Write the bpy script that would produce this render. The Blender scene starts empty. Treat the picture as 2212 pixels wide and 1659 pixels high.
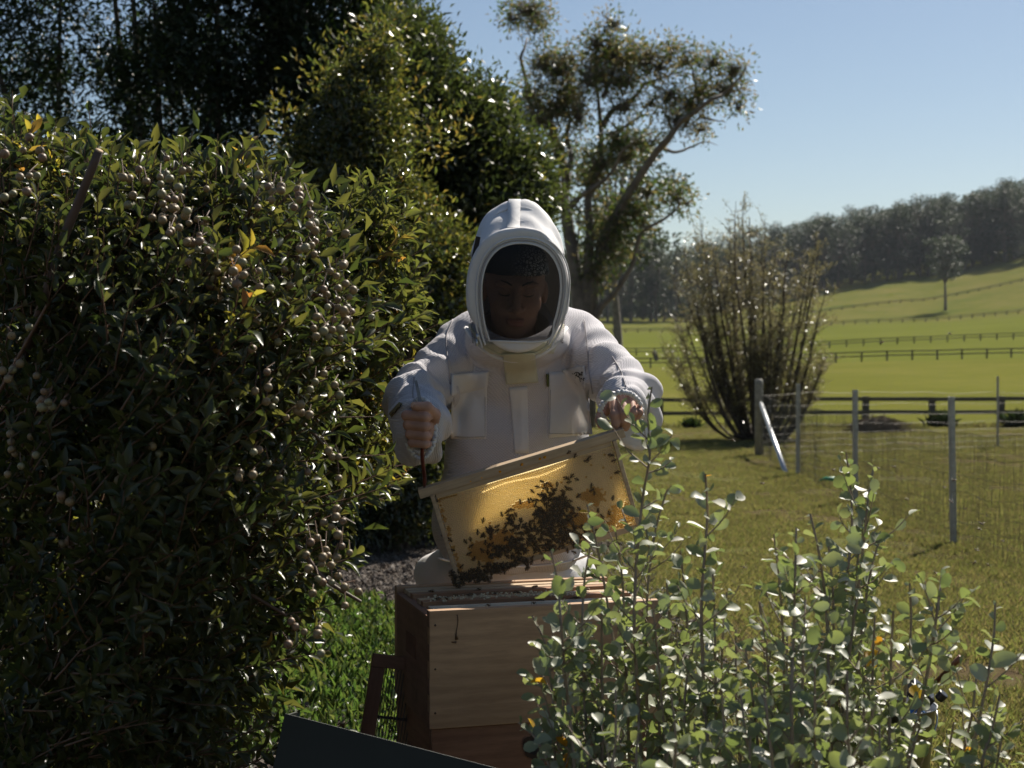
import bpy, math, random
import numpy as np
from mathutils import Vector, Matrix, Euler

rng = np.random.default_rng(7)
random.seed(7)
C = bpy.context.scene.collection
SC = bpy.context.scene
rad = math.radians

# ------------------------------------------------------------------ camera, sky, sun, exposure
F = 3300.0            # focal length in units of a 2212-wide picture
CAMZ = 1.4
cam_d = bpy.data.cameras.new('camera'); cam = bpy.data.objects.new('camera', cam_d); C.objects.link(cam)
cam.location = (0, 0, CAMZ); cam.rotation_euler = (rad(90), 0, 0)
cam_d.sensor_width = 36; cam_d.lens = 36 * F / 2212
cam_d.shift_y = -(829.5 - 750) / 2212
cam_d.clip_start = 0.05; cam_d.clip_end = 4000
cam_d.dof.use_dof = True; cam_d.dof.focus_distance = 3.4; cam_d.dof.aperture_fstop = 8.0
SC.camera = cam

SUN_AZ, SUN_EL = 33.0, 44.0      # azimuth measured from +Y towards +X
w = bpy.data.worlds.new('World'); SC.world = w; w.use_nodes = True
nt = w.node_tree; nt.nodes.clear()
sky = nt.nodes.new('ShaderNodeTexSky'); sky.sky_type = 'NISHITA'; sky.sun_disc = False
sky.sun_elevation = rad(SUN_EL); sky.sun_rotation = rad(SUN_AZ)
sky.altitude = 100; sky.air_density = 1.0; sky.dust_density = 0.5; sky.ozone_density = 1.8
bg = nt.nodes.new('ShaderNodeBackground'); bg.inputs['Strength'].default_value = 0.048
out = nt.nodes.new('ShaderNodeOutputWorld')
nt.links.new(sky.outputs[0], bg.inputs[0]); nt.links.new(bg.outputs[0], out.inputs[0])
sl = bpy.data.lights.new('sun', 'SUN'); sl.energy = 5.0; sl.angle = rad(0.53); sl.color = (1.0, 0.93, 0.82)
so = bpy.data.objects.new('sun', sl); C.objects.link(so)
SUNV = Vector((math.sin(rad(SUN_AZ)) * math.cos(rad(SUN_EL)), math.cos(rad(SUN_AZ)) * math.cos(rad(SUN_EL)), math.sin(rad(SUN_EL))))
so.rotation_euler = SUNV.to_track_quat('Z', 'Y').to_euler(); so.location = (10, 20, 20)
SC.view_settings.view_transform = 'Standard'; SC.view_settings.look = 'None'
SC.view_settings.exposure = 0.72; SC.view_settings.gamma = 1.0
SC.view_settings.use_curve_mapping = False
SC.render.engine = 'CYCLES'
SC.cycles.use_adaptive_sampling = True; SC.cycles.adaptive_threshold = 0.02
SC.cycles.max_bounces = 6; SC.cycles.diffuse_bounces = 3; SC.cycles.transmission_bounces = 4
SC.cycles.transparent_max_bounces = 12; SC.cycles.volume_bounces = 0
SC.cycles.sample_clamp_indirect = 6.0
SC.cycles.use_denoising = True

def W(px, py, D):
    """point at picture position (2212 x 1659) and distance D along the view axis"""
    return np.array(((px - 1106.0) * D / F, D, CAMZ + (750.0 - py) * D / F))

# ------------------------------------------------------------------ materials
def srgb(r, g, b):
    f = lambda c: ((c / 255) / 12.92 if c / 255 <= 0.04045 else ((c / 255 + 0.055) / 1.055) ** 2.4)
    return (f(r), f(g), f(b), 1)

class N:
    def __init__(s, name):
        s.m = bpy.data.materials.new(name); s.m.use_nodes = True
        s.t = s.m.node_tree; s.t.nodes.clear()
        s.out = s.t.nodes.new('ShaderNodeOutputMaterial')
    def n(s, typ, **k):
        x = s.t.nodes.new('ShaderNode' + typ)
        for a, b in k.items():
            if a.startswith('_'): setattr(x, a[1:], b)
            else:
                key = int(a[1:]) if a[0] == 'i' and a[1:].isdigit() else a.replace('__', ' ')
                s.put(x, key, b)
        return x
    def put(s, x, key, b):
        i = x.inputs[key]
        if hasattr(b, 'bl_idname') and hasattr(b, 'outputs'): s.t.links.new(b.outputs[0], i)
        elif isinstance(b, bpy.types.NodeSocket): s.t.links.new(b, i)
        else:
            if isinstance(b, tuple) and len(b) == 3 and i.type == 'RGBA': b = (*b, 1)
            i.default_value = b
    def ramp(s, fac, stops, interp='LINEAR'):
        r = s.t.nodes.new('ShaderNodeValToRGB'); r.color_ramp.interpolation = interp
        e = r.color_ramp.elements
        while len(e) < len(stops): e.new(0.5)
        for q, (p, c) in zip(e, stops):
            q.position = p; q.color = (*c, 1) if len(c) == 3 else c
        s.put(r, 'Fac', fac); return r
    def mathn(s, op, a, b=None, c=None):
        x = s.t.nodes.new('ShaderNodeMath'); x.operation = op
        s.put(x, 0, a)
        if b is not None: s.put(x, 1, b)
        if c is not None: s.put(x, 2, c)
        return x
    def mix(s, fac, a, b, blend='MIX'):
        x = s.t.nodes.new('ShaderNodeMix'); x.data_type = 'RGBA'; x.blend_type = blend
        s.put(x, 0, fac); s.put(x, 6, a); s.put(x, 7, b)
        return x.outputs[2]
    def done(s, sh):
        s.t.links.new(sh.outputs[0] if hasattr(sh, 'outputs') else sh, s.out.inputs[0]); return s.m
    def noise(s, scale, detail=4, rough=0.55, vec=None, dist=0.0):
        x = s.n('TexNoise', Scale=scale, Detail=detail, Roughness=rough, Distortion=dist)
        if vec is not None: s.put(x, 'Vector', vec)
        return x
    def bump(s, h, strength=0.5, dist=0.01):
        return s.n('Bump', Strength=strength, Distance=dist, Height=h)

def simple(name, col, rough=0.6, metal=0.0, spec=0.5, var=0.0, vscale=20, bumpk=0.0, bscale=60, bd=0.002):
    b = N(name); co = b.n('TexCoord').outputs['Object']
    c = col
    if var > 0:
        nz = b.noise(vscale, 5, 0.6, co)
        lo = tuple(max(0, x * (1 - var)) for x in col[:3]); hi = tuple(min(1, x * (1 + var)) for x in col[:3])
        c = b.ramp(nz, [(0.3, lo), (0.7, hi)])
    p = b.n('BsdfPrincipled', Base__Color=c, Roughness=rough, Metallic=metal)
    p.inputs['Specular IOR Level'].default_value = spec
    if bumpk > 0: b.put(p, 'Normal', b.bump(b.noise(bscale, 4, 0.6, co), bumpk, bd))
    return b.done(p)

def leafmat(name, cols, trans, rough=0.4, tfac=0.4, spec=0.5, under=None):
    """cols / trans: colour stops over a per-leaf random value"""
    b = N(name)
    at = b.n('Attribute', _attribute_name='tint'); oi = b.n('ObjectInfo')
    f = b.mathn('FRACT', b.mathn('ADD', at.outputs['Fac'], oi.outputs['Random']))
    k = len(cols); c1 = b.ramp(f, [(i / max(1, k - 1), c) for i, c in enumerate(cols)])
    k = len(trans); c2 = b.ramp(f, [(i / max(1, k - 1), c) for i, c in enumerate(trans)])
    if under is not None:
        geo = b.n('NewGeometry')
        c1 = b.mix(geo.outputs['Backfacing'], c1.outputs[0], under)
    p = b.n('BsdfPrincipled', Base__Color=c1, Roughness=rough)
    p.inputs['Specular IOR Level'].default_value = spec
    tr = b.n('BsdfTranslucent', Color=c2)
    return b.done(b.n('MixShader', i0=tfac, i1=p, i2=tr))

M = {}
# leaves (mostly real-world reflectances, 0.03 - 0.12)
M['bushleaf'] = leafmat('glossy_dark_leaf', [(.030, .038, .017), (.046, .056, .024), (.038, .046, .019), (.075, .075, .028), (.044, .048, .022)],
                        [(.08, .12, .025), (.13, .17, .03), (.09, .12, .025), (.28, .27, .05), (.11, .14, .03)], .34, .30, .38)
M['bushyellow'] = leafmat('yellowing_leaf', [(.32, .20, .03), (.20, .18, .03), (.36, .16, .04)], [(.60, .42, .04), (.45, .45, .05), (.6, .25, .05)], .4, .5)
M['tipleaf'] = leafmat('young_golden_leaf', [(.06, .08, .02), (.12, .11, .025), (.05, .075, .02), (.18, .13, .03)], [(.16, .22, .04), (.36, .32, .05), (.15, .22, .04), (.46, .32, .06)], .28, .36)
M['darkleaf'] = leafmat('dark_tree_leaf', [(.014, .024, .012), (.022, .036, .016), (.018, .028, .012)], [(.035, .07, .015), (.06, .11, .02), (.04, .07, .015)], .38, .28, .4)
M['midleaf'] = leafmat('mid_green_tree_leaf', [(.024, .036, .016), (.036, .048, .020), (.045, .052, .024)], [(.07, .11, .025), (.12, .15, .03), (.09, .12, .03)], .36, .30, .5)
M['shinyleaf'] = leafmat('glossy_shrub_leaf', [(.020, .032, .012), (.036, .046, .016), (.024, .036, .014)], [(.07, .11, .02), (.18, .19, .03), (.09, .14, .025), (.30, .26, .04)], .22, .26, .9)
M['gumleaf'] = leafmat('bronze_gum_leaf', [(.070, .076, .040), (.105, .095, .05), (.080, .084, .040), (.12, .10, .056)], [(.28, .27, .08), (.42, .32, .11), (.32, .29, .08), (.46, .32, .12)], .5, .35)
M['gumgreen'] = leafmat('green_gum_leaf', [(.030, .048, .018), (.045, .064, .022)], [(.10, .18, .03), (.20, .26, .035)], .45, .35)
M['willowleaf'] = leafmat('thin_olive_leaf', [(.11, .11, .06), (.14, .12, .07), (.10, .105, .055), (.16, .13, .08)], [(.30, .29, .12), (.40, .33, .15), (.28, .28, .11)], .32, .35, .6)
M['saltleaf'] = leafmat('grey_green_saltbush_leaf', [(.19, .225, .135), (.30, .32, .22), (.18, .21, .125), (.60, .57, .47), (.23, .26, .17)], [(.20, .27, .06), (.32, .38, .09), (.18, .25, .06), (.38, .42, .12)], .46, .36, .45)  # near-white stop puts sunlit leaf whiteness into the colour
M['saltyellow'] = leafmat('yellow_saltbush_leaf', [(.5, .24, .03), (.45, .3, .04)], [(.8, .35, .02), (.75, .5, .04)], .45, .5)
M['farleaf'] = leafmat('eucalypt_far_leaf', [(.026, .038, .024), (.040, .052, .030), (.032, .044, .026)], [(.05, .075, .03), (.085, .11, .04)], .5, .25)
M['weed'] = leafmat('clover_leaf', [(.040, .068, .022), (.060, .088, .030), (.080, .085, .034), (.050, .075, .026)], [(.09, .18, .03), (.16, .26, .04), (.20, .22, .05)], .32, .4, .5)
M['grass'] = leafmat('lawn_grass_blade', [(.110, .142, .040), (.145, .158, .052), (.190, .160, .075), (.095, .130, .034)], [(.26, .31, .07), (.36, .35, .09), (.40, .31, .12), (.26, .33, .06)], .45, .35, .3)
M['drygrass'] = leafmat('dry_grass_blade', [(.22, .17, .09), (.16, .14, .06)], [(.25, .2, .1), (.2, .18, .08)], .6, .25)

M['berry'] = simple('cream_berry', (.21, .15, .075), .5, var=.22, vscale=60)
M['saltstem'] = simple('grey_brown_stem', (.26, .20, .15), .7, var=.2, vscale=40)
M['twig'] = simple('reddish_twig', (.13, .075, .045), .6, var=.3, vscale=30)
M['bark'] = simple('grey_brown_bark', (.10, .075, .055), .85, var=.4, vscale=9, bumpk=.6, bscale=30, bd=.02)
M['gumbark'] = simple('pale_gum_bark', (.125, .10, .078), .8, var=.45, vscale=3, bumpk=.5, bscale=14, bd=.03)
M['cutbranch'] = simple('brown_pruned_branch', (.085, .055, .042), .7, var=.25, vscale=25, bumpk=.3, bscale=60, bd=.003)
M['cutend'] = simple('cut_wood_end', (.40, .28, .17), .8)
M['willowbark'] = simple('dark_willow_bark', (.060, .042, .032), .75, var=.3, vscale=10)
M['rail'] = simple('weathered_dark_rail', (.085, .072, .055), .85, var=.35, vscale=8)
M['postwood'] = simple('grey_weathered_post', (.20, .17, .13), .85, var=.3, vscale=10, bumpk=.4, bscale=40, bd=.006)
M['steel'] = simple('galvanised_steel', (.50, .51, .52), .42, .85, var=.12, vscale=15)
M['picket'] = simple('galvanised_picket', (.42, .40, .36), .55, .55, var=.25, vscale=12)
M['wire'] = simple('grey_wire', (.11, .10, .085), .6, .4)
M['brush'] = simple('dry_brushwood', (.11, .075, .05), .9, var=.4, vscale=8)
M['skin'] = simple('skin', (.44, .25, .18), .62, spec=.3, var=.12, vscale=40, bumpk=.25, bscale=240, bd=.0015)
M['nail'] = simple('fingernail', (.56, .36, .29), .3)
M['black'] = simple('black_cloth_and_hole', (.012, .012, .014), .8)
M['grey_shirt'] = simple('grey_jersey', (.10, .10, .105), .85)
M['hair'] = simple('dark_hair', (.02, .014, .01), .5)
M['lips'] = simple('lips', (.34, .13, .10), .45)
M['plasticgreen'] = simple('green_plastic', (.02, .30, .13), .4)
M['toolred'] = simple('red_brown_paint', (.14, .035, .025), .35, .2, var=.3, vscale=80)
M['toolsteel'] = simple('worn_tool_steel', (.32, .31, .30), .35, .9, var=.25, vscale=60)
M['gold'] = simple('gold', (.75, .5, .22), .25, 1.0)
M['greenmetal'] = simple('dark_green_painted_metal', (.012, .018, .015), .6, .0, var=.35, vscale=7, bumpk=.08, bscale=90, bd=.001)
M['stainless'] = simple('stainless_steel', (.36, .35, .33), .38, 1.0)
M['bluecloth'] = simple('blue_plastic', (.03, .16, .42), .5)
M['blackplastic'] = simple('black_plastic', (.015, .015, .016), .35)
M['brownhandle'] = simple('brown_wooden_handle', (.16, .065, .03), .4, var=.3, vscale=30)

def woodmat(name, light, dark, scale=1.0, rough=.62, axis='X', stain=0.0):
    b = N(name); tc = b.n('TexCoord').outputs['Object']
    mp = b.n('Mapping', Vector=tc)
    sc = {'X': (1.6, 14, 14), 'Z': (14, 14, 1.6), 'Y': (14, 1.6, 14)}[axis]
    mp.inputs['Scale'].default_value = tuple(v * scale for v in sc)
    nz = b.noise(1.0, 3, .5, mp, .35)
    rings = b.n('TexWave', _wave_type='BANDS', _bands_direction='Z' if axis != 'Z' else 'X', Scale=.9, Distortion=5.0, Detail=3.0)
    b.put(rings, 'Vector', mp); rings.inputs['Detail Scale'].default_value = .7
    fine = b.noise(9, 4, .7, mp)
    c = b.ramp(b.mathn('ADD', b.mathn('MULTIPLY', rings.outputs['Fac'], .13), b.mathn('MULTIPLY', nz.outputs[0], .87)),
               [(.30, light), (.50, tuple((l + d) / 2 for l, d in zip(light, dark))), (.66, dark)])
    c = b.mix(b.mathn('MULTIPLY', b.ramp(fine, [(.42, (0, 0, 0)), (.62, (1, 1, 1))]).outputs[0], .38), c.outputs[0], tuple(d * .7 for d in dark))
    kn = b.n('TexVoronoi', _feature='F1', Scale=5.0); b.put(kn, 'Vector', tc)
    kr = b.ramp(kn.outputs['Distance'], [(.0, (1, 1, 1)), (.045, (.8, .8, .8)), (.075, (0, 0, 0))])
    c = b.mix(b.mathn('MULTIPLY', kr.outputs[0], .6), c, tuple(d * .45 for d in dark))
    if stain > 0:
        sn = b.noise(3.0, 5, .6, tc)
        c = b.mix(b.mathn('MULTIPLY', b.ramp(sn, [(.45, (0, 0, 0)), (.7, (1, 1, 1))]).outputs[0], stain), c, tuple(d * .5 for d in dark))
    p = b.n('BsdfPrincipled', Base__Color=c, Roughness=rough)
    p.inputs['Specular IOR Level'].default_value = .35
    b.put(p, 'Normal', b.bump(fine, .15, .001))
    return b.done(p)
M['pine'] = woodmat('pine_board', (.54, .345, .205), (.36, .22, .13), 1.0, stain=.25)
M['pinered'] = woodmat('reddish_pine_board', (.27, .14, .09), (.17, .08, .05), 1.1, stain=.35)
M['pineend'] = woodmat('red_pine_end_board', (.29, .165, .115), (.20, .11, .075), 1.1, axis='Y', stain=.3)
M['framewood'] = woodmat('pale_frame_wood', (.58, .45, .30), (.46, .33, .21), 1.6, stain=.2)
M['framered'] = woodmat('propolis_stained_frame_wood', (.42, .24, .13), (.30, .15, .08), 1.6, stain=.4)
M['framewhite'] = woodmat('clean_pale_frame_wood', (.66, .60, .47), (.56, .48, .36), 1.6)

# ------------------------------------------------------------------ mesh builder
class MB:
    def __init__(s): s.V = []; s.F = []; s.M = []; s.T = []; s.nv = 0
    def add(s, V, Fl, mi=0, tint=None):
        V = np.asarray(V, dtype=np.float64).reshape(-1, 3)
        if isinstance(Fl, np.ndarray): Fl = [Fl]
        elif Fl and not isinstance(Fl[0], np.ndarray):
            d = {}
            for f in Fl: d.setdefault(len(f), []).append(f)
            Fl = [np.array(v) for v in d.values()]
        for f in Fl:
            s.F.append(f + s.nv); s.M.append(np.full(len(f), mi, np.int32) if np.isscalar(mi) else mi)
        s.V.append(V); s.T.append(np.zeros(len(V)) if tint is None else np.broadcast_to(tint, len(V)).astype(float))
        s.nv += len(V)
    def mesh(s, name, mats, smooth=True, tint=False):
        me = bpy.data.meshes.new(name)
        if s.nv == 0: return me
        V = np.concatenate(s.V)
        me.vertices.add(len(V)); me.vertices.foreach_set('co', V.astype(np.float32).ravel())
        idx = np.concatenate([f.ravel() for f in s.F]).astype(np.int32)
        tot = np.concatenate([np.full(len(f), f.shape[1], np.int32) for f in s.F])
        st = np.concatenate([[0], np.cumsum(tot)[:-1]]).astype(np.int32)
        me.loops.add(len(idx)); me.loops.foreach_set('vertex_index', idx)
        me.polygons.add(len(tot)); me.polygons.foreach_set('loop_start', st)
        me.polygons.foreach_set('material_index', np.concatenate(s.M).astype(np.int32))
        me.polygons.foreach_set('use_smooth', np.full(len(tot), smooth))
        if tint:
            a = me.attributes.new('tint', 'FLOAT', 'POINT'); a.data.foreach_set('value', np.concatenate(s.T).astype(np.float32))
        for m in (mats if isinstance(mats, (list, tuple)) else [mats]): me.materials.append(m)
        me.update(calc_edges=True)
        return me
    def obj(s, name, mats, parent=None, smooth=True, tint=False, loc=None, keep_world=True):
        """mesh data given in world space; recentred on the parent's location (parents carry no rotation)"""
        me = s.mesh(name, mats, smooth, tint)
        o = bpy.data.objects.new(name, me); C.objects.link(o)
        if parent is not None:
            o.parent = parent
            if keep_world:
                off = Vector((0, 0, 0)); q = parent
                while q is not None: off += q.location; q = q.parent
                if loc is None: o.location = -off
                else: o.location = Vector(loc) - off
        elif loc is not None: o.location = loc
        return o

def tag(o, label=None, cat=None, group=None, kind=None):
    if label: o['label'] = label
    if cat: o['category'] = cat
    if group: o['group'] = group
    if kind: o['kind'] = kind
    return o
def empty(name, loc, label=None, cat=None, group=None):
    o = bpy.data.objects.new(name, None); C.objects.link(o); o.location = Vector(loc); o.empty_display_size = .1
    return tag(o, label, cat, group)
def inst(name, me, parent, M4):
    """object sharing mesh data; M4 is its world matrix"""
    o = bpy.data.objects.new(name, me); C.objects.link(o)
    if parent is not None:
        o.parent = parent; off = Vector((0, 0, 0)); q = parent
        while q is not None: off += q.location; q = q.parent
        M4 = Matrix.Translation(-off) @ M4
    o.matrix_local = M4
    return o

def tube(mb, pts, rads, n=6, mi=0, cap=True, tint=None):
    P = np.asarray(pts, float); k = len(P); R = np.broadcast_to(np.asarray(rads, float), k)
    T = np.gradient(P, axis=0); T /= np.linalg.norm(T, axis=1)[:, None] + 1e-12
    up = np.array((0, 0, 1.0)) if abs(T[0, 2]) < .9 else np.array((1.0, 0, 0))
    A = np.zeros_like(P); a = np.cross(T[0], up); a /= np.linalg.norm(a); A[0] = a
    for i in range(1, k):
        a = A[i - 1] - T[i] * A[i - 1].dot(T[i]); A[i] = a / (np.linalg.norm(a) + 1e-12)
    B = np.cross(T, A); th = np.arange(n) * 2 * np.pi / n
    V = P[:, None] + R[:, None, None] * (A[:, None] * np.cos(th)[None, :, None] + B[:, None] * np.sin(th)[None, :, None])
    i = np.arange(k - 1)[:, None]; j = np.arange(n)[None]
    q = np.stack([i * n + j, i * n + (j + 1) % n, (i + 1) * n + (j + 1) % n, (i + 1) * n + j], -1).reshape(-1, 4)
    Fs = [q]
    if cap: Fs += [np.arange(n)[::-1][None].copy(), (np.arange(n) + (k - 1) * n)[None].copy()]
    mb.add(V.reshape(-1, 3), Fs, mi, tint)

def box(mb, c, s, R=None, mi=0):
    c = np.asarray(c, float); s = np.asarray(s, float) / 2
    g = np.array([(x, y, z) for x in (-1, 1) for y in (-1, 1) for z in (-1, 1)], float) * s
    if R is not None: g = g @ np.asarray(R, float).T
    mb.add(g + c, [np.array([(0, 1, 3, 2), (4, 6, 7, 5), (0, 4, 5, 1), (2, 3, 7, 6), (0, 2, 6, 4), (1, 5, 7, 3)])], mi)

def smoothpath(pts, n):
    """Catmull-Rom through the points"""
    P = np.asarray(pts, float)
    if len(P) < 3:
        t = np.linspace(0, 1, n)[:, None]; return P[0] * (1 - t) + P[-1] * t
    Q = np.vstack([2 * P[0] - P[1], P, 2 * P[-1] - P[-2]])
    u = np.linspace(0, len(P) - 1, n); i = np.minimum(u.astype(int), len(P) - 2); t = (u - i)[:, None]
    a, b, c, d = Q[i], Q[i + 1], Q[i + 2], Q[i + 3]
    return .5 * ((2 * b) + (-a + c) * t + (2 * a - 5 * b + 4 * c - d) * t ** 2 + (-a + 3 * b - 3 * c + d) * t ** 3)

# leaf templates: x across, y along, z normal
def tmpl(rows, tip, droop=.12, fold=.10):
    V = [(0, 0, 0)]
    for v, wd in rows:
        z = -droop * v * v
        V += [(-wd, v, z + fold * wd * 2), (0, v, z), (wd, v, z + fold * wd * 2)]
    V.append((0, tip, -droop * tip * tip))
    Fc = [(0, 2, 1), (0, 3, 2)]
    for r in range(len(rows) - 1):
        a = 1 + 3 * r; Fc += [(a, a + 1, a + 4, a + 3), (a + 1, a + 2, a + 5, a + 4)]
    a = 1 + 3 * (len(rows) - 1); t = len(V) - 1
    Fc += [(a, a + 1, t), (a + 1, a + 2, t)]
    V = np.array(V, float)
    d = {}
    for f in Fc: d.setdefault(len(f), []).append(f)
    return V, [np.array(x) for x in d.values()]
LANCE = tmpl([(.22, .34), (.5, .5), (.78, .30)], 1.0, .22, .16)
LANCE2 = tmpl([(.5, .5)], 1.0, .2, .2)
ROUND = tmpl([(.16, .22), (.38, .44), (.66, .50), (.90, .32)], 1.0, .16, .14)
DIA = (np.array([(0, 0, 0), (.5, .5, .1), (0, 1, -.05), (-.5, .5, .1)], float), [np.array([(0, 1, 2, 3)])])

def unit(v): return v / (np.linalg.norm(v, axis=-1, keepdims=True) + 1e-12)
def randdir(n): return unit(rng.normal(size=(n, 3)))
def bases(d, nrm):
    d = unit(d); t = unit(np.cross(d, nrm)); n2 = np.cross(t, d)
    return t, d, n2
def leaves(mb, P, d, nrm, L, Wd, T=LANCE2, mi=0, tint=None):
    """P: bases; d: growing directions; nrm: approx normals"""
    P = np.asarray(P, float); n = len(P)
    if n == 0: return
    t, d, n2 = bases(d, nrm)
    L = np.broadcast_to(L, n)[:, None, None]; Wd = np.broadcast_to(Wd, n)[:, None, None]
    V0, Fs = T; m = len(V0)
    V = P[:, None] + t[:, None] * V0[None, :, 0:1] * Wd + d[:, None] * V0[None, :, 1:2] * L + n2[:, None] * V0[None, :, 2:3] * L
    if tint is None: tint = rng.random(n)
    FF = [(f[None] + (np.arange(n) * m)[:, None, None]).reshape(-1, f.shape[1]) for f in Fs]
    if not np.isscalar(mi):
        mi = np.asarray(mi)
        for k in np.unique(mi):
            s = mi == k; leaves(mb, P[s], d[s], n2[s], L[s, 0, 0], Wd[s, 0, 0], T, int(k), tint[s])
        return
    mb.add(V.reshape(-1, 3), FF, mi, np.repeat(tint, m))

def inpoly(px, py, poly):
    x0, y0 = poly[:, 0], poly[:, 1]; x1, y1 = np.roll(x0, -1), np.roll(y0, -1)
    c = ((y0[None] > py[:, None]) != (y1[None] > py[:, None])) & (px[:, None] < (x1 - x0)[None] * (py[:, None] - y0[None]) / (y1 - y0 + 1e-9)[None] + x0[None])
    return c.sum(1) % 2 == 1
def edgedist(px, py, poly):
    A = poly; B = np.roll(poly, -1, 0); P = np.stack([px, py], -1)[:, None]
    AB = (B - A)[None]; t = np.clip(((P - A[None]) * AB).sum(-1) / ((AB ** 2).sum(-1) + 1e-9), 0, 1)
    return np.linalg.norm(A[None] + AB * t[..., None] - P, axis=-1).min(1)
def sample_poly(poly, n, D, T, front=.5, maxe=9e9):
    """n points in the solid whose outline is poly (picture units at distance D) and whose half thickness is up to T metres"""
    poly = np.asarray(poly, float); lo, hi = poly.min(0), poly.max(0); X, Y, E = [], [], []; got = 0
    while got < n:
        p = rng.uniform(lo, hi, size=(n * 2, 2)); s = inpoly(p[:, 0], p[:, 1], poly); p = p[s]
        X.append(p[:, 0]); Y.append(p[:, 1]); got += len(p)
    px = np.concatenate(X)[:n]; py = np.concatenate(Y)[:n]; e = edgedist(px, py, poly) * D / F
    h = T * np.sqrt(np.clip(1 - (1 - np.clip(e / T, 0, 1)) ** 2, 0.02, 1))
    u = rng.uniform(-1, 1, n); u = np.where(rng.random(n) < front, -np.abs(u) ** .5, u)
    d = D + h * u
    return np.stack([(px - 1106) * d / F, d, CAMZ + (750 - py) * d / F], -1), u

# ------------------------------------------------------------------ terrain
TD = np.array([0, 4, 8, 14, 20, 28, 36, 43, 53, 66, 90, 130, 173, 205, 236, 290, 350, 400, 520, 700, 1100])
ZL = np.array([-1.4, -1.4, -1.55, -1.93, -2.06, -2.12, -2.15, -2.25, -2.9, -3.05, -3.1, -2.85, -2.25, -1.75, -1.0, 1.2, 3.4, 5.6, 10.2, 12, 14])
ZR = np.array([-1.4, -1.4, -1.6, -1.98, -2.07, -2.11, -2.14, -2.25, -2.85, -2.95, -2.95, -2.45, -1.6, -.7, .5, 2.6, 5.3, 9.0, 24.0, 40, 52])
ZF = np.array([-1.4, -1.4, -1.6, -1.98, -2.07, -2.11, -2.14, -2.25, -2.85, -2.95, -2.9, -2.3, -1.3, -.2, 1.0, 3.6, 7.6, 13.5, 33.0, 56, 70])
_dd = np.linspace(0, 1100, 2201)
def _sm(z):
    y = np.interp(_dd, TD, z)
    k = 15; ke = np.ones(k) / k; yp = np.concatenate([np.full(k, y[0]), y, np.full(k, y[-1])])
    for _ in range(2): yp = np.convolve(yp, ke, 'same')
    ys = yp[k:-k]; wgt = np.clip((_dd - 15) / 30, 0, 1); return y * (1 - wgt) + ys * wgt
ZLs, ZRs, ZFs = _sm(ZL), _sm(ZR), _sm(ZF)
def terrain(x, y):
    x = np.asarray(x, float); y = np.asarray(y, float); d = np.clip(y, 0, 1100)
    t = x / np.maximum(y, 8.0)
    a, b, c = (np.interp(d, _dd, q) for q in (ZLs, ZRs, ZFs))
    s1 = np.clip((t - .10) / (.27 - .10), 0, 1); s1 = s1 * s1 * (3 - 2 * s1)
    s2 = np.clip((t - .27) / (.36 - .27), 0, 1.6)
    z = a + (b - a) * s1 + (c - b) * s2
    rough = .012 * np.sin(x * 1.9 + .7 * np.sin(y * .8)) * np.sin(y * 1.3 + x * .4) * np.clip(y / 8, 0, 1)
    far = np.clip((y - 60) / 200, 0, 1) * (.45 * np.sin(x * .021 + 1.3) * np.sin(y * .017) + .12 * np.sin(x * .11 + y * .05))
    return CAMZ + z + rough + far * .8

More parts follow.
